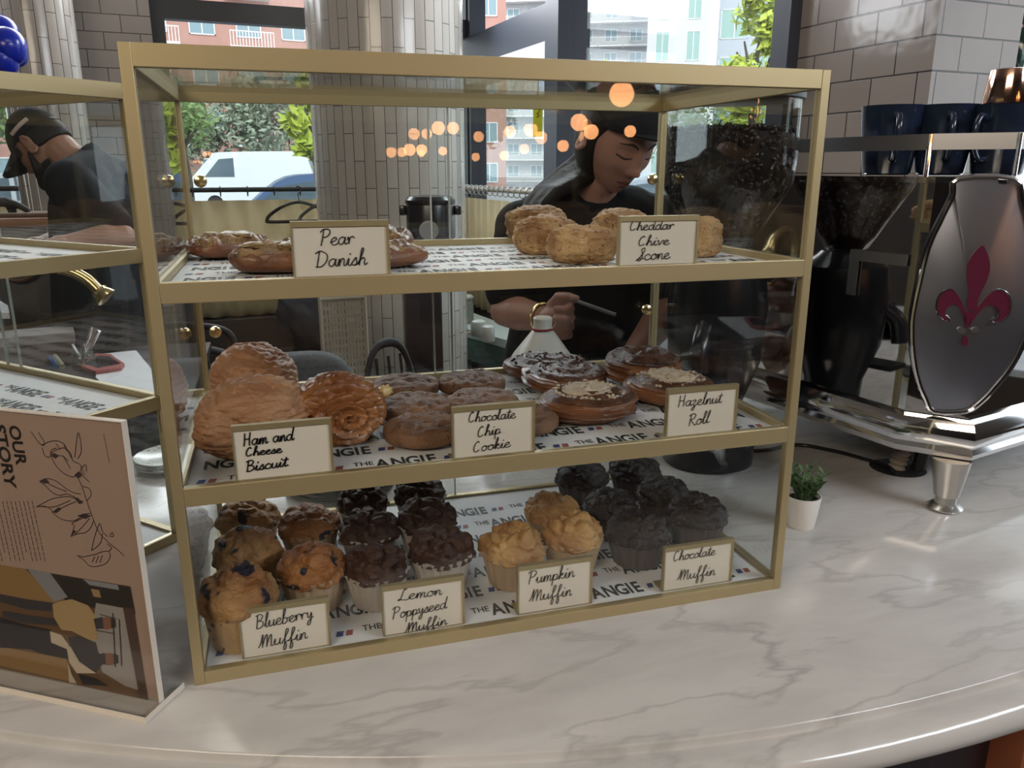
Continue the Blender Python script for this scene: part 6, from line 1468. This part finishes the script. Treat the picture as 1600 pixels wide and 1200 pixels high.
# trees
leafm = [mat('leaf_green', (0.10, 0.17, 0.055), 0.6, noise_=(1.5, 0.6, (0.21, 0.30, 0.09))), mat('leaf_yellow_green', (0.30, 0.40, 0.04), 0.6, noise_=(1.5, 0.6, (0.48, 0.55, 0.06))), mat('leaf_dusty_green', (0.20, 0.25, 0.17), 0.6, noise_=(1.5, 0.6, (0.30, 0.34, 0.25)))]
bark = mat('bark', (0.10, 0.08, 0.06), 0.9)
def tree(px, py, d, r, mi, n, label, seed, rz=None, leaf=0.11):
    c = at(px, py, d); t = thing('street_tree', label, 'tree', (c.x, c.y, GZ0), group='street trees'); rnd = random.Random(seed); cz = c.z - GZ0; rz = rz or r
    b = NB(); tube(b, smooth_path([(0, 0, 0), (0.05, 0, cz * 0.4), (-0.05, 0.05, cz * 0.8), (0, 0, cz + rz * 0.4)], 4), [0.11 - 0.008 * i for i in range(13)], 8)
    for k in range(6):
        a = rnd.random() * 6.28; tube(b, [(0, 0, cz * 0.75), (math.cos(a) * r * 0.6, math.sin(a) * r * 0.6, cz + rz * rnd.uniform(-0.2, 0.6))], [0.05, 0.015], 6)
    obj('trunk', b, bark, t)
    b = NB(); cl = [(Vector((rnd.uniform(-1, 1) * r * 0.7, rnd.uniform(-1, 1) * r * 0.7, cz + rnd.uniform(-0.8, 0.8) * rz)), rnd.uniform(0.25, 0.5) * r) for _ in range(16)]
    for k in range(n):
        c0, cr = cl[k % 16]; v = Vector((rnd.gauss(0, 1), rnd.gauss(0, 1), rnd.gauss(0, 1))).normalized() * cr * rnd.random() ** 0.4; p = c0 + v
        u = Vector((rnd.gauss(0, 1), rnd.gauss(0, 1), rnd.gauss(0, 1))).normalized(); w_ = u.orthogonal().normalized(); s = leaf * rnd.uniform(0.6, 1.3)
        addv(b, [p - u * s, p + w_ * s * 0.45, p + u * s, p - w_ * s * 0.45, ], [(0, 1, 2, 3)])
    obj('crown', b, leafm[mi], t, smooth=False)
tree(335, 190, 46, 4.4, 2, 2800, 'dusty green street tree behind the white van', 1, 2.2, 0.22); tree(450, 182, 46, 3.6, 2, 2600, 'dusty green street tree right of the white van', 6, 2.4, 0.22)
tree(496, 185, 10.0, 0.46, 1, 1000, 'bright yellow green tree at the left edge of the round column', 2, 1.2)
tree(285, 185, 26, 1.3, 0, 1300, 'green street tree at the left edge of the middle window', 9, 1.0)
tree(15, 150, 15, 1.5, 0, 3000, 'green tree filling the far left window', 3, 1.6)
tree(1190, 70, 11, 0.55, 1, 1100, 'bright green tree at the right edge of the right window', 4, 1.0); tree(1105, 200, 22, 1.7, 0, 1700, 'green tree seen through the bean hopper', 5, 0.7); tree(1185, 190, 18, 0.8, 1, 900, 'yellow green tree seen through the bean hopper', 8, 0.8)
tree(1590, 40, 9, 0.9, 0, 1700, 'green tree beyond the window right of the tiled pier', 7, 1.3)
tree(960, 130, 19, 0.5, 1, 500, 'small yellow tree behind the woman, above the case top', 10, 0.4)
# vehicles
def car(px, d, yaw, prof, wd, paint, label, cat, wins, wheels, zoff=0):
    q = at(px, 263, d); t = thing(cat, label, cat, (q.x, q.y, GZ0), (0, 0, yaw), 'parked vehicles')
    b = NB(); P = smooth_path([(x, -wd / 2, z) for x, z in prof], 3, True); prism(b, P, (0, 1, 0), wd); obj('body', b, paint, t, smooth=False)
    for s in wins:
        for y in (-wd / 2 - 0.012, wd / 2 + 0.002):
            b = NB(); prism(b, [(x, y, z) for x, z in s], (0, 1, 0), 0.01); obj('window', b, mat('car_window', (0.10, 0.14, 0.17), 0.08), t, smooth=False)
    for x in wheels:
        for y in (-wd / 2 - 0.02, wd / 2 - 0.16):
            b = NB(); lathe(b, [(0.001, 0), (0.20, 0.0), (0.22, 0.02), (0.33, 0.0), (0.34, 0.03), (0.34, 0.16), (0.3, 0.18), (0.001, 0.18)], n=28, M=Matrix.Translation((x, y, 0.34)) @ Matrix.Rotation(-PI / 2, 4, 'X'), cap=False); obj('wheel', b, M['black_matte'], t)
van = [(-2.5, 0.35), (-2.5, 1.2), (-2.3, 1.4), (-1.4, 2.35), (-1.0, 2.5), (2.4, 2.55), (2.5, 2.4), (2.5, 0.35)]
car(386, 36, ya(386) + 0.15, van, 1.9, mat('white_paint', (0.75, 0.77, 0.79), 0.3), 'white delivery van parked beyond the back window', 'van', [[(-1.95, 1.45), (-1.3, 2.2), (-0.7, 2.25), (-0.7, 1.45)]], (-1.6, 1.6))
suv = [(-2.3, 0.35), (-2.35, 0.85), (-2.1, 1.0), (-1.2, 1.08), (-0.5, 1.6), (0.1, 1.72), (1.5, 1.68), (2.2, 1.15), (2.3, 0.9), (2.25, 0.35)]
car(478, 13, ya(478) + 0.05, suv, 1.85, mat('blue_paint', (0.10, 0.16, 0.30), 0.2), 'dark blue car parked nearest the back window', 'car', [[(-1.0, 1.12), (-0.45, 1.54), (0.1, 1.62), (0.1, 1.12)], [(0.2, 1.12), (0.2, 1.62), (1.4, 1.58), (1.75, 1.15)]], (-1.5, 1.45))
car(1010, 14, ya(1010) + 0.3, suv, 1.85, mat('silver_blue_paint', (0.40, 0.46, 0.54), 0.25), 'silver blue car outside behind the woman', 'car', [[(-1.0, 1.12), (-0.45, 1.54), (0.1, 1.62), (0.1, 1.12)], [(0.2, 1.12), (0.2, 1.62), (1.4, 1.58), (1.75, 1.15)]], (-1.5, 1.45))
car(10, 18, ya(10) - 0.1, suv, 1.85, mat('pale_silver_paint', (0.55, 0.57, 0.60), 0.25), 'pale silver car outside the far left window', 'car', [[(-1.0, 1.12), (-0.45, 1.54), (0.1, 1.62), (0.1, 1.12)], [(0.2, 1.12), (0.2, 1.62), (1.4, 1.58), (1.75, 1.15)]], (-1.5, 1.45))
# grey glossy wrapped bundle right of the tiled pier
q = at(1585, 60, 2.55)
b = NB(); sphere_grid(b, lambda d: Vector((d.x * 0.05, d.y * 0.05, d.z * 0.16)) * (1 + 0.16 * fbm(d * 2.2, 4) + 0.05 * fbm(d * 7, 2)), 40, 40)
t = thing('wrapped_bundle', 'dark green glossy wrapped bundle hanging beside the tiled pier', 'bundle', q); obj('plastic_wrap', b, mat('dark_green_wrap', (0.02, 0.05, 0.045), 0.12), t)
b = NB(); tube(b, [(0, 0, 0.15), (0, 0, CEIL - q.z)], 0.006, 8); obj('cord', b, M['black_matte'], t)
